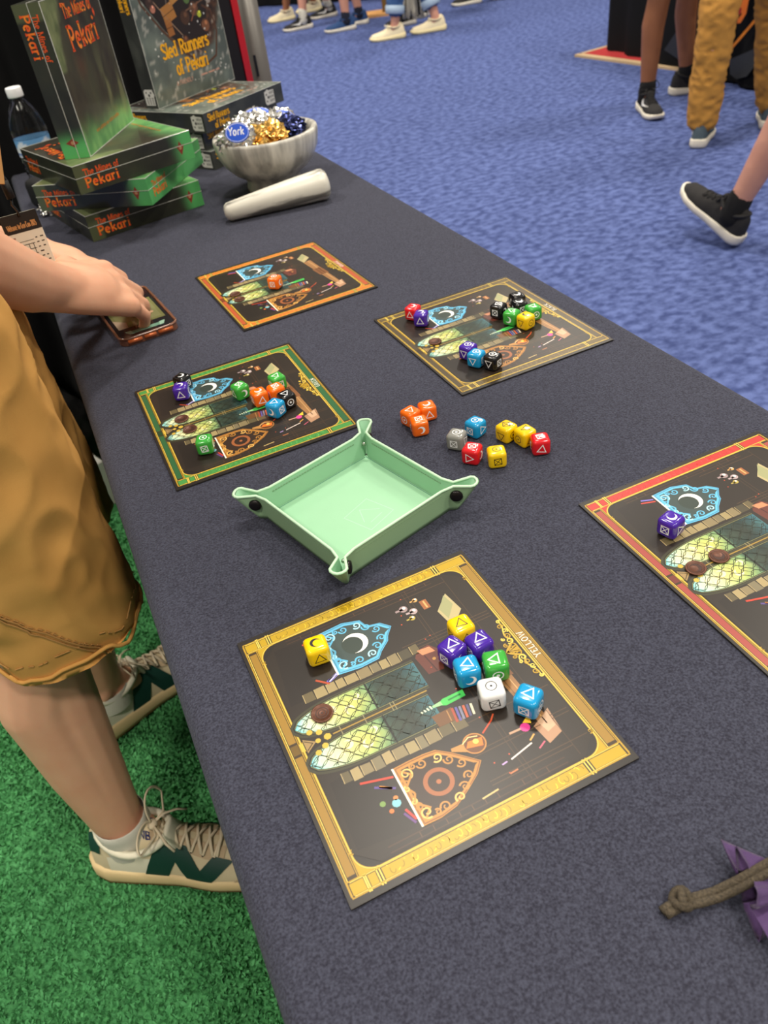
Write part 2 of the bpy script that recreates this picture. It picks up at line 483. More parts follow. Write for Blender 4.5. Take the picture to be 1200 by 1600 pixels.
def cloth():
    x0, x1, y0, y1 = -.036, .576, -.25, 2.13
    rr = .016
    rings = []
    for k in range(7):
        a = PI / 2 * k / 6
        rings.append((rr * (1 - math.sin(a)), H - rr * (1 - math.cos(a)), 0.0))
    for k in range(1, 13):
        t = k / 12; rings.append((-.004 * t, H - rr - t * (H - rr - .0095), t))
    n_ = 60
    v = []; f = []

    def outline(ins, z, t):
        out = []
        cs = [(x1, y0), (x1, y1), (x0, y1), (x0, y0)]
        per = 0.0
        for i in range(4):
            a = Vector(cs[i]); b = Vector(cs[(i + 1) % 4]); d = (b - a).normalized(); nr = Vector((d.y, -d.x)); L = (b - a).length
            k = n_ if L > 1 else 18
            for j in range(k):
                s_ = j / k; p = a + (b - a) * s_
                q = p - nr * ins
                if j == 0:
                    pd = Vector(cs[i - 1]); d0 = (a - pd).normalized(); n0 = Vector((d0.y, -d0.x)); q = a - nr * ins - n0 * ins
                fold = t * (.018 + .02 * math.sin(9 * s_ + i) ** 2) * (1 + math.sin((per + s_ * L) * 26 + 1.5 * math.sin(s_ * 5)))
                zz = z
                if i == 2:                                    # the booth side only hangs a hand's breadth
                    e_ = min(s_, 1 - s_) / .06; e_ = max(0.0, min(1.0, e_)); e_ = e_ * e_ * (3 - 2 * e_)
                    zz = z + (H - rr - z) * .70 * e_ if t > 0 else z; fold *= 1 - e_
                q = q + nr * fold * .8
                out.append((q.x, q.y, zz))
            per += L
        return out
    for ins, z, t in rings: v += outline(ins, z, t)
    n = len(v) // len(rings)
    for k in range(len(rings) - 1):
        for j in range(n):
            f.append((k * n + j, (k + 1) * n + j, (k + 1) * n + (j + 1) % n, k * n + (j + 1) % n))
    f.append(tuple(range(n)))
    o = mesh_obj('tablecloth', v, f, M_cloth, None, True)
    return tag(o, 'dark navy felt tablecloth covering the long game table to the floor', 'tablecloth')


cloth()
M_tab = mat('grey_table_plastic', (150, 150, 146), rough=.6)
ft = thing('folding_table', 'long folding table under the navy tablecloth', 'table', (.27, .94, .0085))
MB().box((0, 0, H - .0085 - .024), (.56, 2.33, .04)).build('table_top', M_tab, ft)
for sx in (-1, 1):
    for sy in (-1, 1): MB().tube([(sx * .24, sy * .95, 0), (sx * .24, sy * .95, H - .05)], .013, 10).build('leg', M_pole, ft, True)
for sy in (-1, 1): MB().tube([(-.24, sy * .95, .25), (.24, sy * .95, .25)], .010, 8).build('cross_bar', M_pole, ft, True)

# ================================================================== game boards
INK = dict(bg=(36, 31, 27), gold=(174, 138, 38), pale=(220, 192, 84), dk=(58, 44, 26))
UW, VH = 228.6, 199.0


def board_border(A, cA, cB, rich=1.0):
    """frame bands of the board, cA = ends, cB = long sides"""
    g, p, dk = INK['gold'], INK['pale'], INK['dk']
    A.rect(0, 0, UW, VH, INK['bg'], 1)
    # long side bands (v small and v large), with panels
    for v0, v1 in ((2.6, 13.6), (186.4, 196.4)):
        A.rect(6, v0, UW - 6, v1, g, 2); A.rect(6.6, v0 + .9, UW - 6.6, v1 - .9, dk, 3)
        for k, vv in enumerate((v0 + 1.6, v1 - 1.6)): A.stroke([(7, vv), (UW - 7, vv)], .55, p if k else g, 4)
        A.rect(18, v0 + 2.4, UW / 2 - 6, v1 - 2.4, cB, 4); A.rect(UW / 2 + 6, v0 + 2.4, UW - 18, v1 - 2.4, cB, 4)
        if v0 > 100:
            A.rect(UW / 2 - 4, v0 + 2.4, UW / 2 + 4, v1 - 2.4, [int(c * .7) for c in cB], 4)
            A.stroke([(UW / 2 - 4, v0 - 1), (UW / 2, v0 - 5), (UW / 2 + 4, v0 - 1)], .8, g, 5); A.stroke([(UW / 2 - 3.4, v0), (UW / 2 + 3.4, v0)], 2.4, p, 5)
        else:
            A.rect(UW / 2 - 6, v0 + 2.4, UW / 2 + 6, v1 - 2.4, cB, 4)
    # end bands (u small and u large)
    for u0, u1 in ((4.6, 15.6), (UW - 15.6, UW - 4.6)):
        A.rect(u0, 3, u1, 196, g, 5); A.rect(u0 + .8, 3.8, u1 - .8, 195.2, dk, 6); A.rect(u0 + 1.7, 33, u1 - 1.9, 174, cA, 7)
        A.rect(u0 + 1.7, 5, u1 - 1.9, 28, cA, 7); A.rect(u0 + 1.7, 178, u1 - 1.9, 183, cA, 7); A.rect(u0 + 1.7, 186, u1 - 1.9, 194.6, cA, 7)
        for vv in (29.4, 31.6, 175.2, 177, 184, 185.2):
            A.stroke([(u0 - .6, vv), (u1 + .6, vv)], .9, p, 8)
        rnd = random.Random(5)
        lt = [min(255, int(c * 1.25 + 12)) for c in cA]; dkA = [int(c * .74) for c in cA]
        for i in range(46):                                    # chased ornament
            vv = 36 + i * 3.0; cx = (u0 + u1) / 2 + rnd.uniform(-1, 1)
            A.stroke(arc(cx, vv, 2.6, 1.6, rnd.uniform(0, 360), rnd.uniform(160, 420), 5), .5, lt if i % 2 else dkA, 8)
        A.stroke([(u0 + 1.2, 5), (u0 + 1.2, 194)], .5, p, 8); A.stroke([(u1 - 1.1, 5), (u1 - 1.1, 194)], .5, p, 8)
    # inner gold line with hollowed corners and their coloured fillets
    a, b, c, d_ = 15.2, UW - 15.2, 13.6, 186.4
    r = 13.0
    for (x, y, sx, sy) in ((a, c, 1, 1), (b, c, -1, 1), (b, d_, -1, -1), (a, d_, 1, -1)):
        q = [(x + sx * (r - r * math.cos(R(t))), y + sy * (r - r * math.sin(R(t)))) for t in range(0, 91, 9)]
        pts = [(x, y)] + (q if True else [])
        A.poly(pts, cA, 9)
        A.stroke(q, 1.3, g, 10); A.stroke(q, .5, p, 11)
        A.spiral((q[-1][0] + sx * 3, q[-1][1] + sy * 1.2), 2.2, 90, 1.2 * sx, .9, g, 11)
    for (p0, p1) in (((a + r, c), (b - r, c)), ((a + r, d_), (b - r, d_)), ((a, c + r), (a, d_ - r)), ((b, c + r), (b, d_ - r))):
        A.stroke([p0, p1], 1.3, g, 10); A.stroke([p0, p1], .5, p, 11)
    # flourish over the name
    for sg in (-1, 1):
        x = 114.3
        A.stroke([(x + sg * t * 30, 14.5 + 10 * (1 - t) ** 1.5 * abs(math.cos(t * 5.5)) + 1.2) for t in [i / 16 for i in range(17)]], 2.0, g, 34, w1=.6, col1=p)
        for k, (du, dv, rr) in enumerate(((4, 19, 3.4), (9, 18.5, 3), (14, 17.6, 2.6), (19, 16.5, 2.2), (24, 17.5, 2.4), (29, 16, 1.7), (6, 23.4, 1.8), (12, 22, 1.5))):
            A.spiral((x + sg * du, dv), rr, 90 + 40 * k, sg * 1.3, 1.0, (p if k % 2 else g), 35)
    A.poly([(110, 16), (114.3, 27), (118.6, 16)], g, 34)
    A.stroke([(112, 17), (114.3, 24), (116.6, 17)], .6, dk, 35)


def illustration(A):
    rnd = random.Random(11)
    A.poly([(17, 28), (29, 15.5), (200, 15.5), (212, 28), (212, 172), (200, 185), (29, 185), (17, 172)], (42, 35, 29), 14)
    # panelling of the room
    for u in (28, 31, 51, 54, 76, 152, 155, 158, 203): A.stroke([(u, 17 if 30 < u < 200 else 30), (u, 90)], .7, (74, 55, 38), 15)
    for vv in (30, 63, 66): A.stroke([(20, vv), (209, vv)], .6, (66, 50, 36), 15)
    for u in (19, 23, 207, 210): A.stroke([(u, 40), (u, 165)], .8, (66, 46, 34), 15)
    for i in range(26):
        u = rnd.choice((20.5, 208.5)); vv = 45 + 9 * (i // 2); A.stroke([(u - 2, vv), (u + 2, vv)], .6, (86, 60, 42), 15)
    A.poly([(26, 144), (84, 150), (80, 180), (30, 182)], (36, 30, 25), 15); A.poly([(150, 150), (205, 146), (205, 176), (150, 182)], (36, 30, 26), 15)
    # shelf of parchments
    A.poly([(191, 36), (177, 50), (156, 47), (170, 33)], (176, 162, 118), 15); A.poly([(190, 38), (178, 48), (166, 46), (178, 36)], (150, 150, 108), 16)
    A.poly([(160, 36), (46, 32), (44, 38), (72, 42), (157, 48)], (150, 108, 66), 15); A.stroke([(158, 40), (50, 35)], .8, (196, 152, 98), 16)
    A.stroke([(158, 45), (72, 40)], .7, (112, 78, 48), 16)
    A.poly([(60, 28), (40, 30), (36, 42), (52, 44)], (170, 130, 100), 15); A.poly([(58, 30), (46, 31), (44, 38), (54, 40)], (198, 160, 128), 16)
    A.poly([(124, 34), (96, 32), (96, 46), (122, 48)], (120, 78, 46), 16)
    # little flasks
    for (u, vv, rr, c) in ((193, 72, 3.4, (150, 130, 130)), (187, 66, 3.2, (170, 150, 150)), (197, 60, 2.2, (196, 150, 90)), (181, 70, 2.4, (170, 150, 70))):
        A.disc((u, vv), rr, c, 16, 14); A.disc((u + .8, vv - .8), rr * .45, (226, 214, 206), 17, 10)
        A.stroke([(u, vv), (u, vv + rr * 2)], rr * .6, c, 16)
    A.rect(184, 52, 194, 58, (150, 92, 54), 16); A.rect(185, 54, 193, 55.4, (206, 160, 100), 17)
    # chest
    A.poly([(150, 82), (144, 86), (126, 84), (125, 72), (142, 66), (151, 72)], (96, 50, 40), 16); A.poly([(150, 82), (144, 80), (143, 70), (149, 72)], (196, 130, 92), 17)
    A.stroke([(143, 79), (126, 77)], 1, (60, 30, 26), 17); A.disc((137, 74), 1.4, (190, 140, 70), 18, 10)
    # masonry beside the windows
    for (u0, va, n) in ((151.5, 172, 11), (78.4, 172, 11)):
        vv = va
        for i in range(n):
            L = rnd.uniform(6.5, 10.5); w_ = rnd.uniform(3.9, 5.0); j = rnd.uniform(-.5, .5)
            c = rnd.choice(((148, 132, 92), (128, 114, 82), (156, 138, 96), (116, 106, 80)))
            k = .62 if i > 8 or i == 0 else 1
            q = [(u0 - w_ + j, vv - .5), (u0 + w_ + j, vv - .8), (u0 + w_ + j + rnd.uniform(-.5, .5), vv - L + .6), (u0 - w_ + j, vv - L + .3)]
            A.poly([(q[0][0] - .6, q[0][1] + .5), (q[1][0] + .6, q[1][1] + .5), (q[2][0] + .6, q[2][1] - .4), (q[3][0] - .6, q[3][1] - .4)], (44, 38, 28), 16)
            A.poly(q, [int(x * k) for x in c], 17)
            A.stroke([q[0], q[1]], .5, (170, 150, 104), 18)
            vv -= L
    # arched windows
    for ci, (c, v_base, v_tip) in enumerate(((129.8, 89, 186), (98.2, 93, 186.5))):
        hw = 11.6; sp = 150.0
        def half(vv):
            if vv < sp: return hw
            t = (vv - sp) / (v_tip - sp); return hw * math.sqrt(max(0, 1 - t ** 1.7))
        N = 26
        vs = [v_base + (v_tip - v_base) * (i / N) for i in range(N + 1)]
        ol = [(c + half(x) + 3.2, x + (2.5 if x > sp else 0)) for x in vs] + [(c - half(x) - 3.2, x + (2.5 if x > sp else 0)) for x in vs[::-1]]
        A.poly(ol, (58, 56, 40), 18)
        ol = [(c + half(x) + 1.6, x + (1 if x > sp else 0)) for x in vs] + [(c - half(x) - 1.6, x + (1 if x > sp else 0)) for x in vs[::-1]]
        A.poly(ol, (26, 28, 22), 19)
        ramp = [(0, (66, 112, 116)), (.1, (52, 76, 72)), (.2, (44, 52, 42)), (.36, (54, 68, 54)), (.405, (64, 88, 72)), (.41, (140, 164, 104)), (.55, (206, 200, 104)), (.68, (232, 220, 128)), (.82, (242, 236, 178)), (.93, (206, 226, 190)), (1, (120, 200, 200))]
        def col(t):
            for (a, ca), (b, cb) in zip(ramp[:-1], ramp[1:]):
                if a <= t <= b: return [ca[k] + (cb[k] - ca[k]) * (t - a) / (b - a) for k in range(3)]
            return ramp[-1][1]
        for i in range(N):
            o = len(A.v); t0, t1 = i / N, (i + 1) / N
            for vv, t in ((vs[i], t0), (vs[i + 1], t1)):
                for k in range(5):
                    s_ = -1 + k / 2; cc = col(t); e = 1 - .22 * abs(s_); tw = rnd.uniform(.9, 1.06)
                    A.v.append((c + s_ * half(vv), vv, 20)); A.c.append(rgb(cc[0] * e * tw, cc[1] * (1 - .1 * abs(s_)) * tw, min(255, cc[2] * tw)))
            for k in range(4): A.f.append((o + k, o + k + 1, o + k + 6, o + k + 5))
        for cu, cv, rr in ((c + 3, 158, 4.6), (c - 4, 166, 4.2), (c + 1, 172, 3.6), (c - 3, 146, 4.6), (c + 5, 138, 3.6)):
            A.moon((cu, cv), rr * .8, (246, 238, 180), 21, ang=rnd.uniform(0, 6))
        # leading
        def clip(pl, w_):
            run = []
            for (x, y) in pl:
                if v_base < y < v_tip and abs(x - c) < half(y): run.append((x, y))
                else:
                    if len(run) > 2: A.stroke(run, w_, (40, 44, 32), 22)
                    run = []
            if len(run) > 2: A.stroke(run, w_, (40, 44, 32), 22)
        for k in range(-2, 3):
            for sg in (-1, 1):
                clip([(c + k * 5.4 + sg * 4.4 * math.sin(2 * PI * (y - v_base) / 23 + k * 1.9), y) for y in [v_base + 1 + .9 * i for i in range(110)]], .5)
        for k in range(9):
            vv = v_base + 5 + k * 10.6
            clip([(c - 11.5 + i, vv + 2.6 * math.cos(i * .42 + k * 2.0)) for i in range(24)], .45)
        for k in range(0):
            cu, cv = c + rnd.uniform(-8, 8), v_base + 6 + k * 9.2
            clip([(cu + rr_ * math.cos(t), cv + rr_ * math.sin(t)) for rr_ in (5.5,) for t in [i * .35 for i in range(15)]], .48)
        clip([(c - 11.5 + .5 * i, 128.4) for i in range(47)], 1.5)
        A.stroke([(c - hw - 1, 128.4), (c + hw + 1, 128.4)], .9, (30, 32, 24), 23)
        A.stroke([(c + half(x) + .8, x) for x in vs], .7, (104, 104, 66), 21); A.stroke([(c - half(x) - .8, x) for x in vs], .7, (104, 104, 66), 21)
    for vv in (117, 119.5, 140, 158): A.stroke([(110, vv), (118, vv)], .7, (128, 120, 86), 23)
    A.stroke([(114, 92), (114, 164)], 1.2, (150, 122, 52), 22)
    for (u, vv, a) in ((114, 168, 4.4), (108, 172, 3.8), (120, 172, 3.8), (105, 178, 3.6), (123, 178, 3.6), (114, 175, 3.2)):
        A.disc((u, vv), a * .8, (54, 48, 28), 20, 8); A.disc((u, vv), a * .62, (196, 164, 62), 23, 7)
    A.poly([(108, 184.5), (114, 176.5), (120, 184.5)], (150, 124, 80), 24); A.stroke([(110, 184), (114, 179), (118, 184)], .7, (66, 52, 30), 25)
    # bottle, books
    A.poly([(102.2, 70), (96.6, 70.6), (95.8, 86), (98, 90), (100.6, 89), (102, 86)], (70, 186, 84), 24); A.stroke([(99.5, 73), (99, 83)], 1.4, (38, 120, 58), 25)
    A.poly([(101, 88), (97.4, 88), (98.4, 95), (100.2, 95)], (150, 206, 140), 24)
    for k in range(4): A.stroke([(98, 96 + 2.4 * k), (101 - .5 * k, 96.6 + 2.4 * k)], 1.2, (206, 214, 180), 24)
    A.poly([(93, 84), (82, 86), (82.5, 98.5), (92.5, 99.5)], (104, 70, 40), 23); A.stroke([(92, 88), (83, 89)], .8, (160, 116, 66), 24)
    for k, c in enumerate(((160, 70, 50), (92, 84, 150), (120, 120, 140), (190, 90, 60), (84, 80, 120), (214, 206, 180))):
        A.stroke([(92 - .6 * k, 84 - 2.6 * k), (80, 86 - 2.6 * k)], 1.7, c, 24)
    # amber flask
    A.disc((60, 84.5), 8, (176, 120, 58), 24, 24); A.disc((60, 84.5), 7, (96, 58, 30), 25, 24); A.poly([(56, 80), (62, 78), (63, 88), (59, 91)], (232, 116, 40), 26)
    A.disc((61, 83), 2, (255, 196, 90), 27, 10); A.poly([(55.5, 90), (63.5, 91), (64, 100), (61.6, 100.6)], (176, 126, 66), 24); A.stroke([(64, 80), (66, 86), (63, 92)], .7, (246, 206, 140), 27)
    # pink flask, pens, crystals
    A.disc((54.2, 49.4), 3.4, (214, 66, 140), 24, 14); A.stroke([(54.6, 52), (55, 61)], 1.6, (190, 150, 120), 24); A.poly([(58, 49), (62, 42), (55, 44)], (240, 190, 60), 23)
    for (a, b, c) in (((42, 52), (38, 70), (226, 210, 200)), ((38, 73), (37.4, 77), (180, 150, 200)), ((47, 47), (44, 52), (224, 160, 80)), ((30, 70), (29.6, 76), (180, 110, 70)), ((24, 88), (23, 100), (196, 170, 110)),
                      ((70, 66), (64, 76), (196, 72, 40)), ((74, 62), (70, 66), (196, 84, 50)), ((39, 44), (36, 50), (190, 90, 110))): A.stroke([a, b], 1.1, c, 24)
    for i in range(14): A.disc((rnd.uniform(26, 205), rnd.uniform(55, 86)), .6, (190, 80, 50), 22, 6)
    # cards
    blue = [(159, 141.4), (203.6, 140.6), (205, 120.2), (200.4, 106.5), (192.2, 103.8), (189.8, 94), (182.1, 87.6), (174.4, 94), (170, 96), (163, 104.5), (157.6, 109), (156.6, 124)]
    oc = (46.8, 118.0)
    orange = [(69.4, 140.4), (24.6, 140.6), (24.2, 128), (26.4, 116), (33, 104), (39.4, 94), (46.8, 87), (53.6, 93.4), (61.5, 101), (68.5, 109.5), (69.6, 118), (69.8, 129)]
    for base, fill, edge, pale, dark, cen in ((blue, (58, 72, 70), (94, 176, 214), (168, 222, 240), (70, 130, 160), (180.8, 118)), (orange, (50, 35, 26), (176, 122, 52), (226, 178, 96), (128, 80, 40), oc)):
        A.poly(base, edge, 26)
        def shrink(k): return [(cen[0] + (x - cen[0]) * k, cen[1] - .5 + (y - cen[1]) * k) for x, y in base]
        A.poly(shrink(.965), dark, 27); A.poly(shrink(.93), edge, 28); A.poly(shrink(.85), fill, 29)
        for sg in (-1, 1):
            for k, (du, dv, rr, a0) in enumerate(((15, 16, 4.4, 200), (9.5, 19, 3, 20), (17, 4, 3.6, 90), (16, -7, 3.6, 120), (11, -13, 3.6, 60), (5, -19, 3.4, 100), (5, 20, 2.2, 0), (18, 10, 2.2, 30))):
                A.spiral((cen[0] + sg * du, cen[1] + dv), rr, a0, sg * 1.25, 1.25, pale if k % 3 == 0 else edge, 30)
            A.stroke([(cen[0] + sg * 20, cen[1] + 20), (cen[0] + sg * 13, cen[1] + 13), (cen[0] + sg * 6, cen[1] + 20), (cen[0], cen[1] + 17)], 1.5, edge, 30)
        A.poly([(cen[0] - 3, cen[1] - 22), (cen[0], cen[1] - 28), (cen[0] + 3, cen[1] - 22)], fill, 31)
        b0, b1 = base[0], base[1]
        A.stroke([b0, b1], 1.3, (246, 240, 220), 31)
    A.disc((180.8, 118.6), 10.6, (52, 62, 56), 31, 24)
    A.moon((180.8, 118.6), 10, (240, 240, 230), 32, ang=R(105), k=.84, off=.3)
    A.disc(oc, 10.4, (50, 35, 26), 31, 24); A.ring(oc, 8.6, 3, (150, 88, 50), 32); A.disc(oc, 1.7, (160, 94, 54), 32, 14)
    # scattered pens below the cards
    for (a, b, c) in (((70, 163), (64, 142), (190, 60, 40)), ((63, 156), (56, 144), (86, 66, 130)), ((62, 153), (57, 146), (214, 140, 60)), ((38, 147), (29, 143), (96, 60, 120)), ((40, 145), (31, 141.8), (190, 60, 50)),
                      ((160, 143), (157.5, 151), (110, 96, 190)), ((199, 143), (203, 153), (120, 110, 190)), ((196, 143), (200, 155), (190, 70, 60)), ((155, 150), (163, 158), (170, 70, 40))): A.stroke([a, b], 1.6, c, 25)
    A.disc((46.5, 148), 3, (120, 180, 190), 25, 9); A.disc((50, 156), 2, (110, 140, 70), 25, 9); A.disc((43, 153), 1.6, (210, 110, 50), 25, 9); A.disc((50, 147), 1.7, (196, 120, 60), 25, 9)
    A.poly([(159, 142), (162, 142), (158, 150.5), (156, 149)], (136, 128, 200), 25); A.stroke([(160.5, 142.5), (157, 149.5)], .6, (236, 232, 250), 27)


BM = Matrix.Translation((-UW / 2000, -VH / 2000, 0.0)) @ Matrix.Scale(0.001, 4)
AI = Art(dz=0.012); illustration(AI)
M_edge = mat('board_edge', (34, 29, 26), rough=0.6)
board_mesh = None; ill_mesh = None
M_text = mat('board_lettering', (238, 232, 216), rough=0.45)


def board(cx, cy, rz, cA, cB, name, label, tcol=(236, 230, 214)):
    global board_mesh, ill_mesh
    t = thing('game_board', label, 'game board', (cx, cy, H), rz, 'game boards laid out on the navy cloth')
    if board_mesh is None:
        b = bevel_box('board', (UW / 1000, VH / 1000, .002), .0004, M_edge, t, (0, 0, .001), seg=1, smooth=False); board_mesh = b.data
        i = AI.build('illustration', M_print, t, Matrix.Translation((0, 0, .00202)) @ BM); ill_mesh = i.data
    else:
        link('board', board_mesh, t, (0, 0, .001)); link('illustration', ill_mesh, t)
    A = Art(dz=0.012); board_border(A, cA, cB)
    A.build('printed_border', M_print, t, Matrix.Translation((0, 0, .00202)) @ BM)
    if name:
        A = Art(dz=0.012); tot = sum((GL[c][0] + .30) * 4.7 for c in name); A.text(name, 114.3 - tot / 2, 5.8, 4.7, .14, tcol, 14, gap=.30)
        A.build('name_lettering', M_print, t, Matrix.Translation((0, 0, .00202)) @ BM)
    return t


Q = PI / 2
board(.1182, .3311, Q, (178, 146, 28), (146, 112, 42), 'YELLOW', 'game board with broad golden yellow frame, nearest one, in front of the tray')
board(.1238, .7866, Q + R(-.3), (70, 138, 66), (44, 92, 54), 'GREEN', 'game board with green frame beside the mint tray')
board(.2800, 1.0890, Q + R(2.2), (214, 112, 42), (170, 80, 46), 'ORANGE', 'game board with orange frame, farthest one, near the phone')
board(.4373, .7755, Q + R(.6), (92, 76, 46), (74, 62, 44), 'BLACK', 'game board with dark frame and thin gold lines near the carpet side of the table')
board(.4310, .3270, Q + R(-.6), (200, 52, 46), (152, 68, 60), 'RED', 'game board with red frame cut off at the right side of the picture')

# ------------------------------------------------------------------ tokens
M_bronze = mat('bronze_token', (104, 66, 50), rough=0.42, metal=0.35, noise_amt=0.5, noise_scale=300, col2=(70, 44, 34))
M_bronze_dk = mat('bronze_relief', (66, 40, 30), rough=0.5, metal=0.3)


def token(x, y, sym, label, rz=0.0, z=H + .0026):
    t = thing('bronze_token', label, 'token', (x, y, z), rz, 'dark bronze tokens lying on the boards')
    MB().lathe([(.0062, 0), (.0078, .0004), (.0081, .001), (.0078, .0016), (.0068, .0016), (.0066, .0013)], 32).build('disc', M_bronze, t, True)
    A = Art(dz=.00005)
    if sym == 'ring': A.ring((0, 0), .0044, .0007, (60, 36, 28), 1); A.ring((0, 0), .0026, .0006, (60, 36, 28), 1); A.disc((0, 0), .0009, (60, 36, 28), 1, 12)
    else: A.moon((0, 0), .0046, (60, 36, 28), 1, ang=.6); A.ring((0, 0), .0058, .0005, (70, 44, 34), 1)
    A.build('relief', M_print, t, Matrix.Translation((0, 0, .00132)))


token(.0532, .3495, 'ring', 'bronze token with concentric rings on the yellow framed board')
token(.3835, .3290, 'moon', 'bronze crescent token on the red framed board, farther from its corner', .8)
token(.3600, .3280, 'moon', 'bronze crescent token on the red framed board, nearer the frame', 2.5)
token(.0600, .8010, 'moon', 'bronze token on the green framed board, upper one of its two window tokens', 1)
token(.0630, .7740, 'moon', 'bronze token on the green framed board, lower one of its two window tokens', 2)
token(.2090, 1.0910, 'ring', 'bronze token on the orange framed board, farther one of its pair')
token(.2090, 1.0690, 'moon', 'bronze token on the orange framed board, nearer one of its pair')
token(.3710, .7840, 'moon', 'single bronze token on the dark framed board', 1.4)

# ------------------------------------------------------------------ dice
DC = dict(yellow=(240, 198, 8), purple=(66, 30, 150), blue=(20, 146, 200), green=(58, 160, 58), white=(232, 232, 230), orange=(246, 108, 16), red=(218, 24, 34), gray=(138, 138, 132), black=(16, 16, 18))
M_white_ink = mat('white_ink', (240, 240, 240), rough=0.45); M_black_ink = mat('black_ink', (18, 18, 16), rough=0.45)
DH = .0087


def die_mesh(c):
    bm = bmesh.new(); bmesh.ops.create_cube(bm, size=DH * 2)
    bmesh.ops.bevel(bm, geom=list(bm.edges), offset=.0038, segments=5, profile=0.5, affect='EDGES')
    me = bpy.data.meshes.new('die_body'); bm.to_mesh(me); bm.free()
    me.materials.append(mat('die_' + c, DC[c], rough=0.18, spec=0.5, coat=0.5))
    me.polygons.foreach_set('use_smooth', [True] * len(me.polygons)); return me


def mark_mesh(sym, ink, thin):
    A = Art(); w_ = .0006 if thin else .00078
    if sym == 'T': A.stroke([(-.0039, -.0030), (.0039, -.0030), (0, .0040)], w_, (0, 0, 0), 1, closed=True)
    if sym == 'X':
        k = .0031; A.stroke([(-k, -k), (k, -k), (k, k), (-k, k)], w_ * 1.05, (0, 0, 0), 1, closed=True); A.stroke([(-k, -k), (k, k)], w_ * .85, (0, 0, 0), 1); A.stroke([(-k, k), (k, -k)], w_ * .85, (0, 0, 0), 1)
    if sym == 'M': A.moon((0, 0), .0038, (0, 0, 0), 1, ang=0, k=.8, off=.36)
    if sym == 'C': A.ring((0, 0), .0034, w_, (0, 0, 0), 1); A.disc((0, 0), .0008 if thin else .0012, (0, 0, 0), 1, 14)
    me = bpy.data.meshes.new('mark'); me.from_pydata([(x * 1.08, y * 1.08, 0) for x, y, L in A.v], [], A.f); me.materials.append(ink); return me


MN = dict(T='triangle_mark', X='boxed_cross_mark', M='crescent_mark', C='ring_mark')
dm = {}; mm = {}
FACES = dict(top=Matrix.Identity(4), R=Matrix.Rotation(Q, 4, 'Z') @ Matrix.Rotation(Q, 4, 'X'), L=Matrix.Rotation(Q, 4, 'X'),
             B=Matrix.Rotation(PI, 4, 'Z') @ Matrix.Rotation(Q, 4, 'X'), F=Matrix.Rotation(-Q, 4, 'Z') @ Matrix.Rotation(Q, 4, 'X'), bot=Matrix.Rotation(PI, 4, 'X'))


def die(x, y, c, syms, alpha, label, on_board=True, rots=(0, 0, 0), z=None, group='symbol dice on the boards'):
    """syms: top, left and right visible faces; alpha: how far the right face is turned from the camera"""
    zz = (H + .0026 if on_board else H + .0004) if z is None else z
    rz = math.atan2(-y, -x) + R(alpha)
    t = thing('game_die', label, 'die', (x, y, zz + DH), rz, group)
    if c not in dm: dm[c] = die_mesh(c)
    link('die_body', dm[c], t)
    rest = [k for k in 'TXMC' if k not in syms][:1] or ['C']
    al = dict(top=syms[0], L=syms[1], R=syms[2], B='C', F='X', bot=rest[0])
    ink = M_black_ink if c in ('yellow', 'white') else M_white_ink
    for k, sy in al.items():
        if sy == '-': continue
        key = (sy, ink.name)
        if key not in mm: mm[key] = mark_mesh(sy, ink, c in ('yellow', 'white'))
        ro = {'top': rots[0], 'L': rots[1], 'R': rots[2]}.get(k, 0)
        o = bpy.data.objects.new(MN[sy], mm[key]); COL.objects.link(o); o.parent = t
        o.matrix_local = FACES[k] @ Matrix.Translation((0, 0, DH + .00006)) @ Matrix.Rotation(R(ro), 4, 'Z')


g1 = 'dice on the yellow framed board'
die(.0697, .3979, 'yellow', 'MTT', 4, 'yellow die alone beside the blue card on the yellow framed board', rots=(60, 0, 0), group=g1)
die(.1705, .3600, 'yellow', 'TXT', 25, 'yellow die at the far end of the cluster on the yellow framed board', rots=(80, 0, 0), group=g1)
die(.1548, .3450, 'purple', 'TXM', 42, 'purple die left in the cluster on the yellow framed board', rots=(190, 0, 30), group=g1)
die(.1742, .3399, 'purple', 'TXM', 32, 'purple die right in the cluster on the yellow framed board', rots=(200, 0, 60), group=g1)
die(.1553, .3245, 'blue', 'TXM', 14, 'blue die touching the purple dice on the yellow framed board', rots=(190, 0, 150), group=g1)
die(.1748, .3185, 'green', 'TCC', 10, 'green die in the cluster on the yellow framed board', rots=(60, 0, 0), group=g1)
die(.1600, .2993, 'white', 'CTX', 12, 'white die with black symbols on the yellow framed board', rots=(0, 30, 8), group=g1)
die(.1780, .2817, 'blue', 'TXC', 68, 'blue die apart from the cluster, beside the white die', rots=(110, 0, 0), group=g1)
die(.3713, .3710, 'purple', 'MXT', 62, 'purple die alone on the red framed board', rots=(150, 0, -90))
g2 = 'loose dice on the navy cloth'
die(.2700, .6450, 'orange', 'TCC', 38, 'orange die at the left of the loose orange trio', False, (30, 0, 0), group=g2)
die(.2890, .6445, 'orange', 'MXT', 14, 'orange die at the right of the loose orange trio', False, (210, 0, 0), group=g2)
die(.2694, .6242, 'orange', 'XMM', 10, 'orange die nearest the tray in the loose orange trio', False, (0, 0, 200), group=g2)
die(.2890, .5810, 'gray', 'CXT', 66, 'grey die lying on the cloth beside the tray', False, (0, 0, 160), group=g2)
die(.3146, .5889, 'blue', 'CXT', 48, 'blue die lying on the cloth behind the grey die', False, (0, 0, 150), group=g2)
die(.2897, .5519, 'red', 'XTM', 68, 'red die on the cloth in front of the grey die', False, (20, -90, 160), group=g2)
die(.3060, .5343, 'yellow', 'CTX', 8, 'yellow die on the cloth nearest the front of the loose dice', False, (0, 0, 4), group=g2)
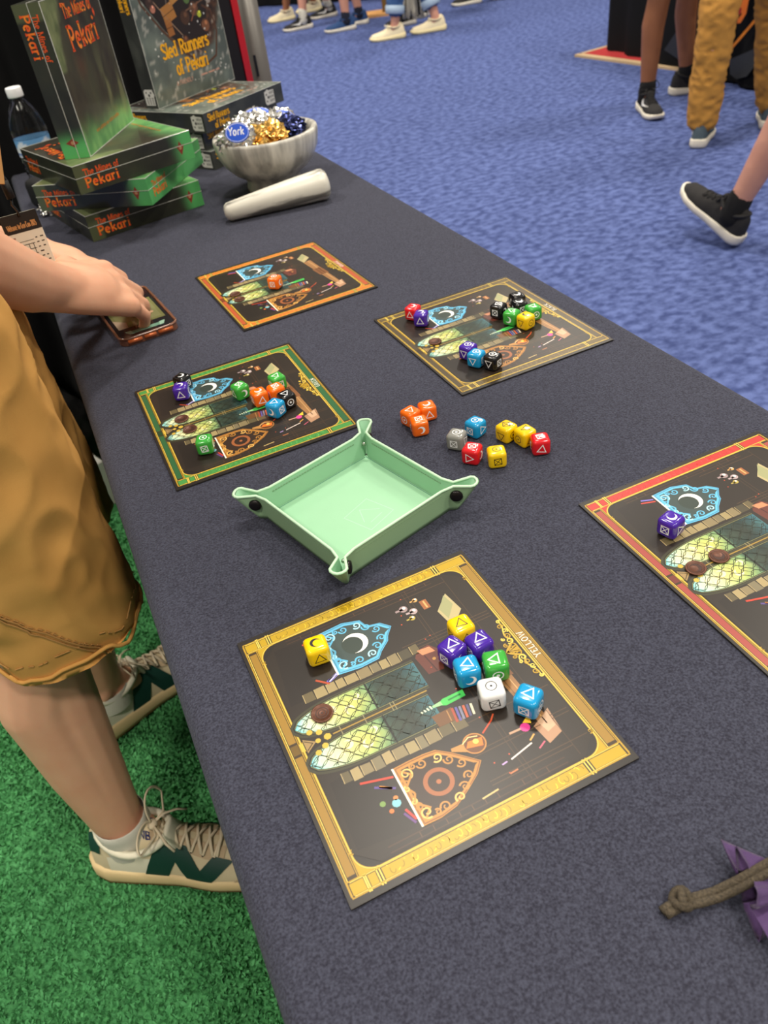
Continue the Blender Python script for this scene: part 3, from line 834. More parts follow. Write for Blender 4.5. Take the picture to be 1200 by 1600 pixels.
die(.3355, .5645, 'yellow', 'XTC', 46, 'yellow die at the left end of the loose row of three', False, (45, 60, 0), group=g2)
die(.3462, .5480, 'yellow', 'TCT', 40, 'yellow die in the middle of the loose row of three', False, (170, 0, 0), group=g2)
die(.3505, .5285, 'red', 'XMT', 12, 'red die at the right end of the loose row of three', False, (10, 0, -10), group=g2)
g3 = 'dice on the green framed board'
die(.0800, .8690, 'black', 'MTX', 40, 'black die behind the purple die on the green framed board', rots=(200, 0, 0), group=g3)
die(.0735, .8475, 'purple', 'MTM', 74, 'purple die beside the blue card on the green framed board', rots=(220, 0, 0), group=g3)
die(.1326, .8053, 'green', 'XTM', 24, 'green die above the windows on the green framed board', rots=(20, 0, 190), group=g3)
die(.1470, .7778, 'orange', 'MXT', 16, 'orange die next to the blue die on the green framed board', rots=(200, 0, -10), group=g3)
die(.1665, .7760, 'orange', 'XTM', 20, 'orange die behind the first orange die on the green framed board', rots=(0, 0, 0), group=g3)
die(.1752, .7985, 'green', 'TXX', 22, 'green die at the far right of the green framed board', rots=(40, 0, 0), group=g3)
die(.1712, .7540, 'black', 'TXC', 24, 'black die in the cluster on the green framed board', rots=(30, 0, 0), group=g3)
die(.1548, .7440, 'blue', 'TMX', 44, 'blue die in front of the black die on the green framed board', rots=(30, 160, 6), group=g3)
die(.0685, .7212, 'green', 'CXM', 76, 'green die at the near left corner of the green framed board', rots=(0, 4, 20), group=g3)
die(.2656, 1.0725, 'orange', 'CXM', 58, 'orange die alone on the orange framed board', rots=(0, 0, 0))
g4 = 'dice on the dark framed board'
die(.3790, .8570, 'red', 'MTC', 58, 'red die behind a purple die on the dark framed board', rots=(200, 0, 0), group=g4)
die(.3795, .8350, 'purple', 'MTM', 76, 'purple die in front of the red die on the dark framed board', rots=(220, 0, 0), group=g4)
die(.4653, .7932, 'black', 'XXM', 58, 'black die at the left of the black dice on the dark framed board', rots=(20, 0, 180), group=g4)
die(.4975, .8020, 'black', 'MTC', 30, 'black die farthest back on the dark framed board', rots=(200, 0, 0), group=g4)
die(.4888, .7838, 'black', 'MTX', 30, 'black die between the green dice on the dark framed board', rots=(160, 0, 0), group=g4)
die(.4680, .7672, 'green', 'TMX', 60, 'green die at the left of the yellow die on the dark framed board', rots=(200, 160, 0), group=g4)
die(.4948, .7620, 'green', 'TXC', 28, 'green die at the right of the yellow die on the dark framed board', rots=(40, 0, 0), group=g4)
die(.4755, .7480, 'yellow', 'MTC', 46, 'yellow die in the cluster on the dark framed board', rots=(90, 180, 0), group=g4)
die(.3845, .7262, 'purple', 'CTX', 50, 'purple die at the left end of a row on the dark framed board', rots=(0, 180, 0), group=g4)
die(.3835, .7058, 'blue', 'CTX', 58, 'blue die in the middle of a row on the dark framed board', rots=(0, 180, 0), group=g4)
die(.3950, .6895, 'black', 'CTX', 54, 'black die at the right end of a row on the dark framed board', rots=(0, 180, 0), group=g4)

# ------------------------------------------------------------------ dice tray
M_mint = mat('mint_leather', (152, 198, 162), rough=0.62, spec=0.3, bump=0.15, bump_scale=900, bump_dist=0.0004, noise_amt=0.15, noise_scale=60, col2=(142, 187, 151))
M_mint_out = mat('sage_leather', (146, 180, 140), rough=0.6, spec=0.3, bump=0.2, bump_scale=900, bump_dist=0.0004)
M_trim = mat('mint_edge', (190, 226, 190), rough=0.6)
M_stitch = mat('sage_stitch', (118, 150, 112), rough=0.8)
M_snap = mat('gunmetal_snap', (44, 40, 40), rough=0.3, metal=0.7)
M_chrome = mat('chrome_snap', (200, 196, 186), rough=0.2, metal=1.0)
tr = thing('dice_tray', 'empty square mint green leather dice tray with snapped corners', 'tray', (.1635, .5425, H), R(15.5))
hb = .0600; zr = .0270; thk = .0016


def tray_loop(off, z, t):
    """outline at height z; t = 0 at the base, 1 at the rim; ears grow with t"""
    h = hb + off + .0015 * t
    out = []
    L = .003 + .0125 * t                      # ear length along the diagonal
    gap = .0022 + .0018 * t
    for k in range(4):
        a = k * Q + PI / 4
        dg = Vector((math.cos(a), math.sin(a))); pr = Vector((-dg.y, dg.x))
        cn = dg * (h * math.sqrt(2))
        pin = (.0055 + .012 * t)                   # where the wall leaves the straight line
        d0 = Vector((math.cos(a - PI / 4), math.sin(a - PI / 4))); d1 = Vector((math.cos(a + PI / 4), math.sin(a + PI / 4)))
        A_in = d0 * h + d1 * (h - pin * .75); B_in = d1 * h + d0 * (h - pin * .75)
        nk = cn + dg * (.001 * t)
        o_ = off * .8
        pts = []
        for i in range(5):
            s_ = i / 4; p = A_in.lerp(nk - pr * (gap * .6 + o_), s_); pts.append(p)
        tipw = .0042 * t + gap * .5
        for i in range(1, 5):
            s_ = i / 5; pts.append(nk + dg * (L * s_) - pr * (gap * .6 + (tipw - gap * .6) * s_ + o_))
        for i in range(7):
            b = -PI / 2 + PI * i / 6; pts.append(nk + dg * (L + (tipw + o_) * math.cos(b) * .8) + pr * ((tipw + o_) * math.sin(b)))
        for i in range(4, 0, -1):
            s_ = i / 5; pts.append(nk + dg * (L * s_) + pr * (gap * .6 + (tipw - gap * .6) * s_ + o_))
        for i in range(5):
            s_ = 1 - i / 4; pts.append(B_in.lerp(nk + pr * (gap * .6 + o_), s_))
        # straight run to the next corner
        nx = d1 * h - d0 * (h - pin * .75)
        for i in range(1, 10): pts.append(B_in.lerp(nx, i / 10))
        out += [(p.x, p.y, z) for p in pts]
    return out


def ear_z(pts, t):
    # ears rise a little towards their tips
    r = []
    for x, y, z in pts:
        e = max(0.0, max(abs(x), abs(y)) - hb - .003); r.append((x, y, z + t * (.15 * e - .0)))
    return r


inner = [ear_z(tray_loop(0, .0022 + (zr - .0022) * k / 6, k / 6), k / 6) for k in range(7)]
outer = [ear_z(tray_loop(thk, .0004 + (zr - .0004) * k / 6, k / 6), k / 6) for k in range(7)]
n = len(inner[0])
v = [p for r_ in inner for p in r_]; f = []
for k in range(6):
    for j in range(n): f.append((k * n + j, k * n + (j + 1) % n, (k + 1) * n + (j + 1) % n, (k + 1) * n + j))
f = [q[::-1] for q in f]
mesh_obj('inner_wall', v, f, M_mint, tr, True)
v = [p for r_ in outer for p in r_]; f = []
for k in range(6):
    for j in range(n): f.append((k * n + j, k * n + (j + 1) % n, (k + 1) * n + (j + 1) % n, (k + 1) * n + j))
v.append((0, 0, .0004)); f += [(len(v) - 1, (j + 1) % n, j) for j in range(n)]
mesh_obj('outer_wall', v, f, M_mint_out, tr, True)
# piped rim
mid = [((a[0] + b[0]) / 2, (a[1] + b[1]) / 2, (a[2] + b[2]) / 2) for a, b in zip(inner[-1], outer[-1])]
MB().tube(mid, .0013, 8, closed=True).build('rim_edge', M_trim, tr, True)
bevel_box('tray_floor', (hb * 2 + .003, hb * 2 + .003, .0018), .0004, M_mint, tr, (0, 0, .0017), seg=1, smooth=False)
# shade in the creases between floor and walls, put in as a darker line
M_crease = mat('painted_crease_shade', (92, 146, 122), rough=0.8)
MB().tube([(hb - .001, hb - .001, .0027), (-hb + .001, hb - .001, .0027), (-hb + .001, -hb + .001, .0027), (hb - .001, -hb + .001, .0027)], .0004, 5, closed=True).build('crease_shade_line', M_crease, tr)
# stitching along the walls, inside and outside
st = MB()
for k in range(4):
    a = k * Q; d1 = Vector((math.cos(a), math.sin(a), 0)); s1 = Vector((-d1.y, d1.x, 0))
    for i in range(32):
        for dd, zz in ((hb + .0008, zr - .0046), (hb + thk + .0012, zr - .0046)):
            p = d1 * dd + s1 * (-.0485 + .00305 * i); st.tube([p + Vector((0, 0, zz)), p + s1 * .0021 + Vector((0, 0, zz))], .00032, 5)
tag(st.build('stitching', M_stitch, tr), kind='stuff')
for k in range(4):
    a = k * Q + PI / 4; dg = Vector((math.cos(a), math.sin(a), 0)); pr = Vector((-dg.y, dg.x, 0))
    for sg in (-1, 1):
        c = dg * (hb * math.sqrt(2) + .0065) + pr * sg * .0058 + Vector((0, 0, zr - .0085))
        Mx = (pr * sg).to_track_quat('Z', 'Y').to_matrix().to_4x4(); Mx.translation = c
        q = MB().lathe([(.0058, -.001), (.0058, .0004), (.005, .0014), (.003, .0019), (.0004, .002)], 20)
        q.v = [Mx @ p for p in q.v]; q.build('snap_button', M_snap, tr, True)
    c = dg * (hb * math.sqrt(2) - .0010) + Vector((0, 0, zr - .009))
    q = MB().lathe([(.0001, -.001), (.0022, 0), (.0022, .001), (.0001, .0018)], 12); Mx = (-dg).to_track_quat('Z', 'Y').to_matrix().to_4x4(); Mx.translation = c
    q.v = [Mx @ p for p in q.v]; q.build('snap_stud', M_chrome, tr, True)
# faint embossed emblem
A = Art(); A.stroke([(-.016, -.016), (.016, -.016), (.016, .016), (-.016, .016)], .0007, (170, 214, 184), 1, closed=True); A.stroke([(-.011, -.004), (0, .011), (.011, -.004)], .0007, (170, 214, 184), 1); A.stroke([(-.008, -.009), (.008, -.009)], .0007, (170, 214, 184), 1)
A.build('embossed_emblem', M_lab, tr, Matrix.Translation((.004, -.012, .00262)) @ Matrix.Rotation(.2, 4, 'Z'))

# ================================================================== boxed games
def mixc(a, b, t):
    t = max(0.0, min(1.0, t)); return tuple(a[i] + (b[i] - a[i]) * t for i in range(3))


def sst(a, b, x):
    t = max(0.0, min(1.0, (x - a) / (b - a))); return t * t * (3 - 2 * t)


def fbm(p, k=4): return noise.fractal(Vector(p), 0.9, 2.0, k)


def carton_mesh(W, L, h, colour, nx=44, ny=42, nz=8):
    v = []; f = []; c = []
    def face(o, a, b, na, nb, key):
        base = len(v)
        for j in range(nb + 1):
            for i in range(na + 1):
                p = o + a * (i / na) + b * (j / nb); v.append(p); c.append(rgb(*[max(0, min(255, q)) for q in colour(p, key)]))
        for j in range(nb):
            for i in range(na):
                q = base + j * (na + 1) + i; f.append((q, q + 1, q + na + 2, q + na + 1))
    X, Y, Z = Vector((W, 0, 0)), Vector((0, L, 0)), Vector((0, 0, h)); o = Vector((-W / 2, -L / 2, 0))
    face(o + Z, X, Y, nx, ny, 'cover'); face(o + Y, X, -Y, 2, 2, 'base')
    face(o, X, Z, nx, nz, 'front'); face(o + X, Y, Z, ny, nz, 'right'); face(o + X + Y, -X, Z, nx, nz, 'back'); face(o + Y, -Y, Z, ny, nz, 'left')
    me = bpy.data.meshes.new('carton'); me.from_pydata([tuple(p) for p in v], [], f)
    at = me.color_attributes.new('Col', 'FLOAT_COLOR', 'POINT'); at.data.foreach_set('color', np.array(c, dtype=np.float32).ravel())
    me.materials.append(M_wrap); return me


MW, ML, MH = .235, .22, .0445


def mines_col(p, key):
    n = fbm((p.x * 26, p.y * 9, p.z * 26)); n2 = fbm((p.x * 60 + 5, p.y * 40, p.z * 60), 3)
    t = (p.y + ML / 2) / ML
    c = mixc((40, 36, 31), (76, 80, 56), .38 + n * .5)
    c = mixc(c, (96, 84, 62), .25 * n2 + .1)
    if key == 'cover':
        u = p.x / MW + .5
        cl = .30 - .42 * (1 - t) - (.06 * n)                     # pale cliff at the upper left
        if u < cl and t > .56: c = mixc(mixc((128, 136, 92), (84, 96, 60), .5 + n2), c, sst(cl - .05, cl, u) * .7)
        if abs(u - .34) < .13 and .42 < t < .68: c = mixc(c, (96, 58, 38), .6 * (1 - abs(u - .34) / .13) * (1 - abs(t - .55) / .13))
        if u > .55 and t < .6: c = mixc(c, (140, 142, 96), .55 * sst(.1, .45, n + .15) * sst(.65, .3, t))
        g = sst(.27, .06, t + .06 * n)
        c = mixc(c, mixc((96, 168, 96), (140, 206, 120), .5 + n2), g * .85)
    else:
        c = mixc(c, (28, 34, 26), .45)
        if key in ('left', 'right'):
            if t > .90: c = mixc(c, (110, 120, 78), .55)
            g = sst(.22, .06, t + .03 * n); c = mixc(c, (88, 176, 98), g)
        if key == 'front': c = mixc((92, 178, 104), (76, 150, 88), .5 + n)
    return c


mines_me = carton_mesh(MW, ML, MH, mines_col)
OR1, OR2 = (232, 78, 26), (242, 142, 40)
SIDE = {'left': (Matrix(((0, 0, -1), (-1, 0, 0), (0, 1, 0))), 'x', -1), 'back': (Matrix(((-1, 0, 0), (0, 0, 1), (0, 1, 0))), 'y', 1),
        'front': (Matrix(((1, 0, 0), (0, 0, -1), (0, 1, 0))), 'y', -1), 'right': (Matrix(((0, 0, 1), (1, 0, 0), (0, 1, 0))), 'x', 1)}


def side_matrix(key, W, L):
    """flat print on a side: x along the side from its left end as you face it, y up from the base"""
    m3, ax, sg = SIDE[key]
    n = Vector((sg if ax == 'x' else 0, sg if ax == 'y' else 0, 0)); r = m3 @ Vector((1, 0, 0))
    half = (W if ax == 'x' else L) / 2; run = (L if ax == 'x' else W) / 2
    M = m3.to_4x4(); M.translation = n * (half + .0002) - r * run
    return M


def mines_title(A, x, y, s, L=1):
    A.text('The Mines of', x + .002, y + s * 1.28, s * .62, .15, OR1, L, col1=(226, 96, 30), gap=.12)
    A.text('Pekari', x, y, s, .19, OR1, L, sx=1.18, col1=OR2, gap=.15)


mines_parts = []
A = Art(); A.text('The Mines of', -.047, .078, .0185, .15, OR1, 1, col1=OR2, sx=.98, gap=.1)
A.text('Pekari', -.052, .034, .033, .17, OR1, 1, sx=1.08, col1=OR2, gap=.13)
A.poly([(.078, .078), (.082, .071), (.078, .064), (.074, .071)], OR1, 1)
mines_parts.append(('title_lettering', A, Matrix.Translation((0, 0, MH + .0002))))
A = Art(); rr = random.Random(4)
x = -.06
for wl in (.018, .03, .012, .022, .03):                                                   # a line of small print, too soft to read
    for i in range(int(wl / .004)): A.stroke([(x, -.086), (x, -.082 + rr.uniform(0, .0015))], .0016, (216, 130, 48), 1); x += .004
    x += .003
mines_parts.append(('small_print', A, Matrix.Translation((0, 0, MH + .0002))))
for key in ('left', 'right'):
    A = Art(); mines_title(A, .014, .008, .0145)
    mines_parts.append(('spine_lettering', A, side_matrix(key, MW, ML)))
    A = Art(); cx, cy = .196, .022                                                     # winged emblem
    A.poly([(cx, cy + .011), (cx + .004, cy + .003), (cx + .008, cy + .005), (cx + .004, cy - .004), (cx, cy - .012), (cx - .004, cy - .004), (cx - .008, cy + .005), (cx - .004, cy + .003)], (132, 52, 38), 1)
    A.disc((cx, cy), .003, (176, 130, 92), 2, 10)
    mines_parts.append(('spine_emblem', A, side_matrix(key, MW, ML)))
for key, x in (('front', .016), ('back', .016)):
    A = Art(); mines_title(A, x, .010, .0125); mines_parts.append(('end_lettering', A, side_matrix(key, MW, ML)))
M_seam = mat('wrap_seam', (206, 206, 196), rough=0.2, coat=1.0)
mines_data = {}


def mines_box(loc, rot, label):
    t = thing('boxed_game', label, 'game box', loc, group='shrink wrapped boxed games with orange titles', rot=rot)
    link('carton', mines_me, t)
    for i, (nm, A_, M_) in enumerate(mines_parts):
        if i not in mines_data: mines_data[i] = A_.build(nm, M_lab, t, M_).data
        else: link(nm, mines_data[i], t)
    if 'seam' not in mines_data:
        a, b, z = MW / 2 + .0004, ML / 2 + .0004, MH * .56
        s = MB().tube([(a, b, z), (-a, b, z), (-a, -b, z), (a, -b, z)], .00045, 6, closed=True)
        for sx in (-1, 1): s.tube([(sx * (MW / 2 - .0003), -b, MH - .0001), (sx * (MW / 2 - .0003), b, MH - .0001)], .0006, 6)
        for sy in (-1, 1): s.tube([(-a, sy * (ML / 2 - .0003), MH - .0001), (a, sy * (ML / 2 - .0003), MH - .0001)], .0006, 6)
        mines_data['seam'] = s.build('wrap_seam', M_seam, t).data
    else: link('wrap_seam', mines_data['seam'], t)
    return t


g = .0004
mines_box((.1490, 1.6315, H + g), (0, 0, R(101.8)), 'boxed game with orange title lying lowest in the green stack')
mines_box((.1610, 1.6180, H + MH + 2 * g), (0, 0, R(53.1)), 'boxed game with orange title twisted in the middle of the green stack')
mines_box((.1440, 1.5955, H + 2 * MH + 3 * g), (0, 0, R(105.8)), 'boxed game with orange title lying topmost in the green stack')


def stand_rot(xa):
    """cover faces the camera side; xa = direction of the box's own x axis"""
    x = Vector((math.cos(R(xa)), math.sin(R(xa)), 0)); y = Vector((0, 0, 1)); z = x.cross(y)
    return Matrix((x, y, z)).transposed().to_euler()


mines_box((.1246, 1.6124, H + 3 * MH + 4 * g + ML / 2), stand_rot(61.3), 'boxed game with orange title standing upright on the green stack')

SW, SL, SH = .247, .262, .0368


def sled_col(p, key):
    n = fbm((p.x * 22, p.y * 22, p.z * 30)); n2 = fbm((p.x * 70 + 3, p.y * 70, p.z * 50), 3)
    c = mixc((84, 86, 80), (60, 62, 58), .5 + n)
    if key == 'cover':
        u = p.x / SW + .5; t = (p.y + SL / 2) / SL
        c = mixc((112, 122, 112), (84, 92, 86), .5 + n)
        e = ((u - .62) / .40) ** 2 + ((t - .72) / .48) ** 2
        c = mixc(mixc((44, 34, 28), (98, 66, 44), .5 + 1.2 * n2), c, sst(.7, 1.1, e + .25 * n))
        if n2 > .42: c = mixc(c, (196, 192, 180), .6)
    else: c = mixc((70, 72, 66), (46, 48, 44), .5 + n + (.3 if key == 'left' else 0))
    return c


sled_me = carton_mesh(SW, SL, SH, sled_col, 48, 48)
YE = (238, 172, 18); sled_parts = []
A = Art(); A.text('Sled Runners', -.076, -.050, .0255, .165, YE, 5, sx=.88, gap=.06); A.text('of Pekari', -.046, -.085, .0255, .165, YE, 5, sx=.88, gap=.06)
sled_parts.append(('title_lettering', A, Matrix.Translation((0, 0, SH + .0002))))
A = Art(); A.text('A FRIENDLY', -.056, -.104, .0082, .12, (206, 160, 140), 3, sx=.9, serif=False); x = .022
for wl in (.02, .02, .012): A.stroke([(x, -.1), (x + wl, -.1)], .003, (196, 150, 132), 3); x += wl + .004
sled_parts.append(('subtitle_lettering', A, Matrix.Translation((0, 0, SH + .0002))))
A = Art(); rr = random.Random(9)
# sled frame, runners, crew and load
A.stroke([(-.108, .09), (-.098, .05), (-.06, 0), (-.01, -.05), (.04, -.086), (.082, -.074), (.1, -.03), (.094, .01), (.07, .022)], .0046, (84, 56, 38), 1)
A.stroke([(-.085, .075), (-.04, .02), (.005, -.03), (.04, -.06)], .002, (150, 120, 96), 2)
A.poly([(-.098, .06), (-.05, -.005), (.0, -.05), (.06, -.04), (.09, .03), (.1, .128), (-.09, .128)], (38, 30, 26), 1)
for (x, y, w_, h_, a, c) in ((-.03, .07, .036, .03, .25, (168, 114, 56)), (.0, .098, .04, .024, .3, (176, 124, 64)), (.03, .12, .03, .02, .2, (150, 98, 50)), (-.036, .045, .018, .03, .1, (150, 96, 48))):
    y -= .045; ca, sa = math.cos(a), math.sin(a); A.poly([(x + i * w_ / 2 * ca - j * h_ / 2 * sa, y + i * w_ / 2 * sa + j * h_ / 2 * ca) for i, j in ((-1, -1), (1, -1), (1, 1), (-1, 1))], c, 2)
    A.stroke([(x - w_ / 2 * ca, y - w_ / 2 * sa), (x + w_ / 2 * ca, y + w_ / 2 * sa)], .0016, [int(k * .6) for k in c], 3)
for (x, y, r_, c) in ((-.075, .1, .011, (60, 44, 38)), (-.07, .088, .007, (176, 116, 96)), (-.03, .12, .012, (52, 50, 48)), (.014, .06, .014, (70, 48, 34)), (.045, .07, .013, (96, 66, 48)), (.03, .09, .009, (84, 110, 60)), (.058, .058, .006, (176, 186, 60)),
                      (.086, .1, .014, (52, 42, 36)), (.094, .08, .008, (150, 140, 130)), (.07, .036, .012, (120, 78, 52)), (.0, .02, .01, (92, 60, 40)), (.1, .122, .01, (72, 66, 62))): A.disc((x, y - .05), r_, c, 3, 12); A.stroke(arc(x, y - .05, r_ * 1.1, r_ * .9, 20, 200, 6), .003, [int(k_ * .6) for k_ in c], 3); A.disc((x + r_ * .2, y - .046), r_ * .35, [min(255, int(k_ * 1.5)) for k_ in c], 4, 8)
for (a, b, c) in (((.02, .02), (.1, .036), (110, 80, 60)), ((-.03, .04), (-.02, .1), (110, 96, 84)), ((.03, .0), (.06, .03), (130, 80, 56)), ((.06, .04), (.1, .1), (150, 130, 110)), ((.04, .1), (.075, .128), (120, 100, 90))): A.stroke([a, b], .0028, c, 4)
for i in range(60):
    A.disc((rr.uniform(-.11, .115), rr.uniform(-.11, .125)), rr.uniform(.0007, .0026), (206, 206, 198), 4, 7)
sled_parts.append(('cover_picture', A, Matrix.Translation((0, 0, SH + .00006))))


def badge(A, x, y, k=1.0):
    """white block logo, figure above two lines of worn lettering"""
    wcol = (206, 204, 196); dk = (44, 44, 42)
    A.poly([(x, y + .004 * k), (x + .004 * k, y), (x + .03 * k, y), (x + .03 * k, y + .026 * k), (x + .014 * k, y + .027 * k), (x + .01 * k, y + .03 * k), (x + .005 * k, y + .027 * k), (x, y + .026 * k)], wcol, 1)
    A.disc((x + .006 * k, y + .02 * k), .0022 * k, dk, 2, 8); A.disc((x + .011 * k, y + .014 * k), .003 * k, dk, 2, 8); A.disc((x + .006 * k, y + .007 * k), .002 * k, dk, 2, 8)
    for r_ in range(3):
        for i in range(4): A.stroke([(x + (.016 + .0035 * i) * k, y + (.004 + .0075 * r_) * k), (x + (.0165 + .0035 * i) * k, y + (.009 + .0075 * r_) * k)], .0017 * k, dk, 2)


for key in ('front', 'back'):
    A = Art(); A.text('Sled Runners', .012, .0195, .0125, .17, YE, 1, sx=.80, gap=.05); A.text('of Pekari', .028, .0035, .0125, .17, YE, 1, sx=.80, gap=.05)
    sled_parts.append(('side_lettering', A, side_matrix(key, SW, SL)))
    A = Art(); badge(A, .188, .004, 1.0); A.text('WORLD', .2, .006, .008, .16, (206, 204, 196), 1, serif=False) if False else None
    sled_parts.append(('side_emblem', A, side_matrix(key, SW, SL)))
for key in ('left', 'right'):
    A = Art(); badge(A, SL - .036 if key == 'left' else .006, .004, 1.0); sled_parts.append(('end_emblem', A, side_matrix(key, SW, SL)))
    A = Art(); A.text('Sled Runners', .03, .0195, .0125, .17, YE, 1, sx=.80, gap=.05); A.text('of Pekari', .045, .0035, .0125, .17, YE, 1, sx=.80, gap=.05)
    sled_parts.append(('side_lettering', A, side_matrix(key, SW, SL)))
sled_data = {}


def sled_box(loc, rot, label):
    t = thing('boxed_game', label, 'game box', loc, group='grey shrink wrapped boxed games with yellow titles', rot=rot)
    link('carton', sled_me, t)
    for i, (nm, A_, M_) in enumerate(sled_parts):
        if i not in sled_data: sled_data[i] = A_.build(nm, M_lab, t, M_).data
        else: link(nm, sled_data[i], t)
    if 's' not in sled_data:
        a, b = SW / 2 + .0003, SL / 2 + .0003; s = MB().tube([(a, b, SH), (-a, b, SH), (-a, -b, SH), (a, -b, SH)], .0006, 6, closed=True)
        sled_data['s'] = s.build('wrap_seam', M_seam, t).data
    else: link('wrap_seam', sled_data['s'], t)


ax = 31.4; fx, fy = .4625, 1.794


def sled_at(dx, dy, a, z, label):
    e = Vector((math.cos(R(a)), math.sin(R(a)))); nrm = Vector((-e.y, e.x)); c = Vector((fx + dx, fy + dy)) + nrm * SL / 2
    sled_box((c.x, c.y, z), (0, 0, R(a)), label)


sled_at(.003, .012, 30.0, H + g, 'grey boxed game with yellow title lowest in the stack behind the marble mortar')
sled_at(-.006, .03, 33.5, H + SH + 2 * g, 'grey boxed game with yellow title in the middle of the stack behind the marble mortar')
sled_at(0, 0, ax, H + 2 * SH + 3 * g, 'grey boxed game with yellow title lying topmost behind the marble mortar')
sled_box((.382, 1.9655, H + 3 * SH + 4 * g + SL / 2), stand_rot(33.5), 'grey boxed game with yellow title standing upright, sled picture facing the room')

# ================================================================== mortar, pestle, sweets
M_marble = mat('grey_marble', (212, 208, 196), rough=0.32, spec=0.5, noise_amt=0.9, noise_scale=44, col2=(140, 137, 130), detail=6, contrast=(0.38, 0.60), stretch=(1, 1, .12))
M_marble2 = mat('pale_marble', (222, 218, 204), rough=0.3, spec=0.5, noise_amt=0.9, noise_scale=44, col2=(112, 109, 102), detail=7, contrast=(0.40, 0.50), stretch=(.16, 1.2, 1))
mo = thing('marble_mortar', 'grey veined marble mortar filled with foil wrapped sweets', 'mortar', (.4215, 1.535, H))
MB().lathe([(.0001, .0), (.046, .0), (.051, .002), (.052, .008), (.050, .02), (.054, .026), (.070, .036), (.084, .051), (.093, .068), (.0965, .084), (.0975, .094), (.0965, .0985), (.094, .0995), (.087, .0985), (.0845, .094), (.082, .084), (.076, .068), (.06, .054), (.03, .048), (.0001, .047)], 56, cap=False).build('bowl', M_marble, mo, True)
a = Vector((.291, 1.409, H + .0165)); b = Vector((.476, 1.389, H + .0275)); dv = (b - a); Ln = dv.length
pe = thing('marble_pestle', 'pale veined marble pestle lying in front of the mortar', 'pestle', tuple(a), rot=dv.to_track_quat('X', 'Z').to_euler())
prof = [(.0001, -.004), (.006, -.0035), (.012, -.001), (.0152, .004), (.016, .012)]
for k in range(1, 13): t_ = k / 12; prof.append((.016 + .0095 * t_ ** 1.15 + .0012 * math.sin(PI * t_), .012 + (Ln - .03) * t_))
prof += [(.0262, Ln - .013), (.0252, Ln - .006), (.020, Ln - .001), (.012, Ln + .0012), (.0001, Ln + .002)]
q = MB().lathe(prof, 36, cap=False); RX = Matrix.Rotation(Q, 4, 'Y'); q.v = [RX @ p for p in q.v]; q.build('shaft', M_marble2, pe, True)

M_foil = mat('silver_foil', (222, 220, 214), rough=0.2, metal=1.0)
M_gold = mat('gold_foil', (214, 170, 92), rough=0.24, metal=1.0)
M_navyf = mat('navy_foil', (40, 46, 84), rough=0.22, metal=0.9)
M_blue_l = mat('blue_label', (30, 84, 206), rough=0.35)
foil_n = 0


def foil(c, r, flat, tilt, material, name, label, oval=False, seed=0, crinkle=.3):
    """crumpled foil sweet; tilt = direction its flat face looks at"""
    t = thing(name, label, 'sweet', c, rot=Vector(tilt).to_track_quat('Z', 'Y').to_euler(), group='foil wrapped sweets in the mortar')
    bm = bmesh.new(); bmesh.ops.create_icosphere(bm, subdivisions=4, radius=1.0)
    for v_ in bm.verts:
        p = v_.co.copy(); n_ = noise.noise(p * 3.1 + Vector((seed * 7, 0, 0))) + .6 * noise.noise(p * 7.3 + Vector((0, seed * 5, 0))) + .35 * noise.noise(p * 15 + Vector((0, 0, seed)))
        k = 1 + crinkle * n_
        if oval and p.z > .55: k = 1 + crinkle * .12 * n_
        v_.co = Vector((p.x * r * k, p.y * r * k, max(-1, min(.62, p.z)) * r * flat * (1 + crinkle * 1.2 * n_ * (0.1 if oval and p.z > .5 else 1))))
    me = bpy.data.meshes.new('wrapper'); bm.to_mesh(me); bm.free(); me.materials.append(material); link('wrapper', me, t)
    if oval:
        ow = [(r * .84 * math.cos(2 * PI * i / 28), r * .62 * math.sin(2 * PI * i / 28)) for i in range(28)]
        ov = MB(); zz = r * flat * .66
        ov.add([(x, y, zz) for x, y in ow] + [(x, y, zz + .0012) for x, y in ow], [tuple(range(28, 56))] + [(i, (i + 1) % 28, 28 + (i + 1) % 28, 28 + i) for i in range(28)])
        lb = ov.build('oval_label', M_blue_l, t)
        A = Art(); s_ = r * .5
        A.ring((0, 0), .001, .0001, (240, 240, 240), 1)
        A.v = []; A.f = []; A.c = []
        A.stroke([(r * .78 * math.cos(2 * PI * i / 28), r * .56 * math.sin(2 * PI * i / 28)) for i in range(28)], .0007, (230, 236, 250), 1, closed=True)
        A.text('Yo', -r * .62, -r * .16, s_, .16, (240, 242, 250), 2, sx=.9, serif=False, gap=.08); A.text('rk', r * .02, -r * .16, s_, .16, (240, 242, 250), 2, sx=.9, serif=False, gap=.08)
        A.build('label_lettering', M_lab, lb, Matrix.Translation((0, 0, zz + .0012)))
    return t


zc = H + .072
sd = 0
for k, (dx, dy, m_, nm, lb) in enumerate(((-.03, -.03, M_foil, 'foil_sweet', 'silver'), (.03, -.028, M_navyf, 'foil_sweet', 'navy'), (.036, .03, M_foil, 'foil_sweet', 'silver'), (-.034, .028, M_gold, 'foil_sweet', 'gold'), (0, 0, M_foil, 'foil_sweet', 'silver'))):
    foil((.4215 + dx, 1.535 + dy, zc), .030, .62, (.1 * dx, .1 * dy, 1), m_, nm, lb + ' foil sweet low in the mortar, under the ' + ('left front', 'right front', 'right back', 'left back', 'middle')[k] + ' of the pile', seed=20 + k)
foil((.362, 1.487, H + .116), .026, .5, (-.45, -.75, .45), M_foil, 'foil_sweet', 'silver foil sweet with a big blue oval label at the left rim of the mortar', True, 1)
foil((.424, 1.575, H + .113), .029, .5, (.0, -.35, .9), M_foil, 'foil_sweet', 'silver foil sweet with a blue oval label at the back of the mortar', True, 2)
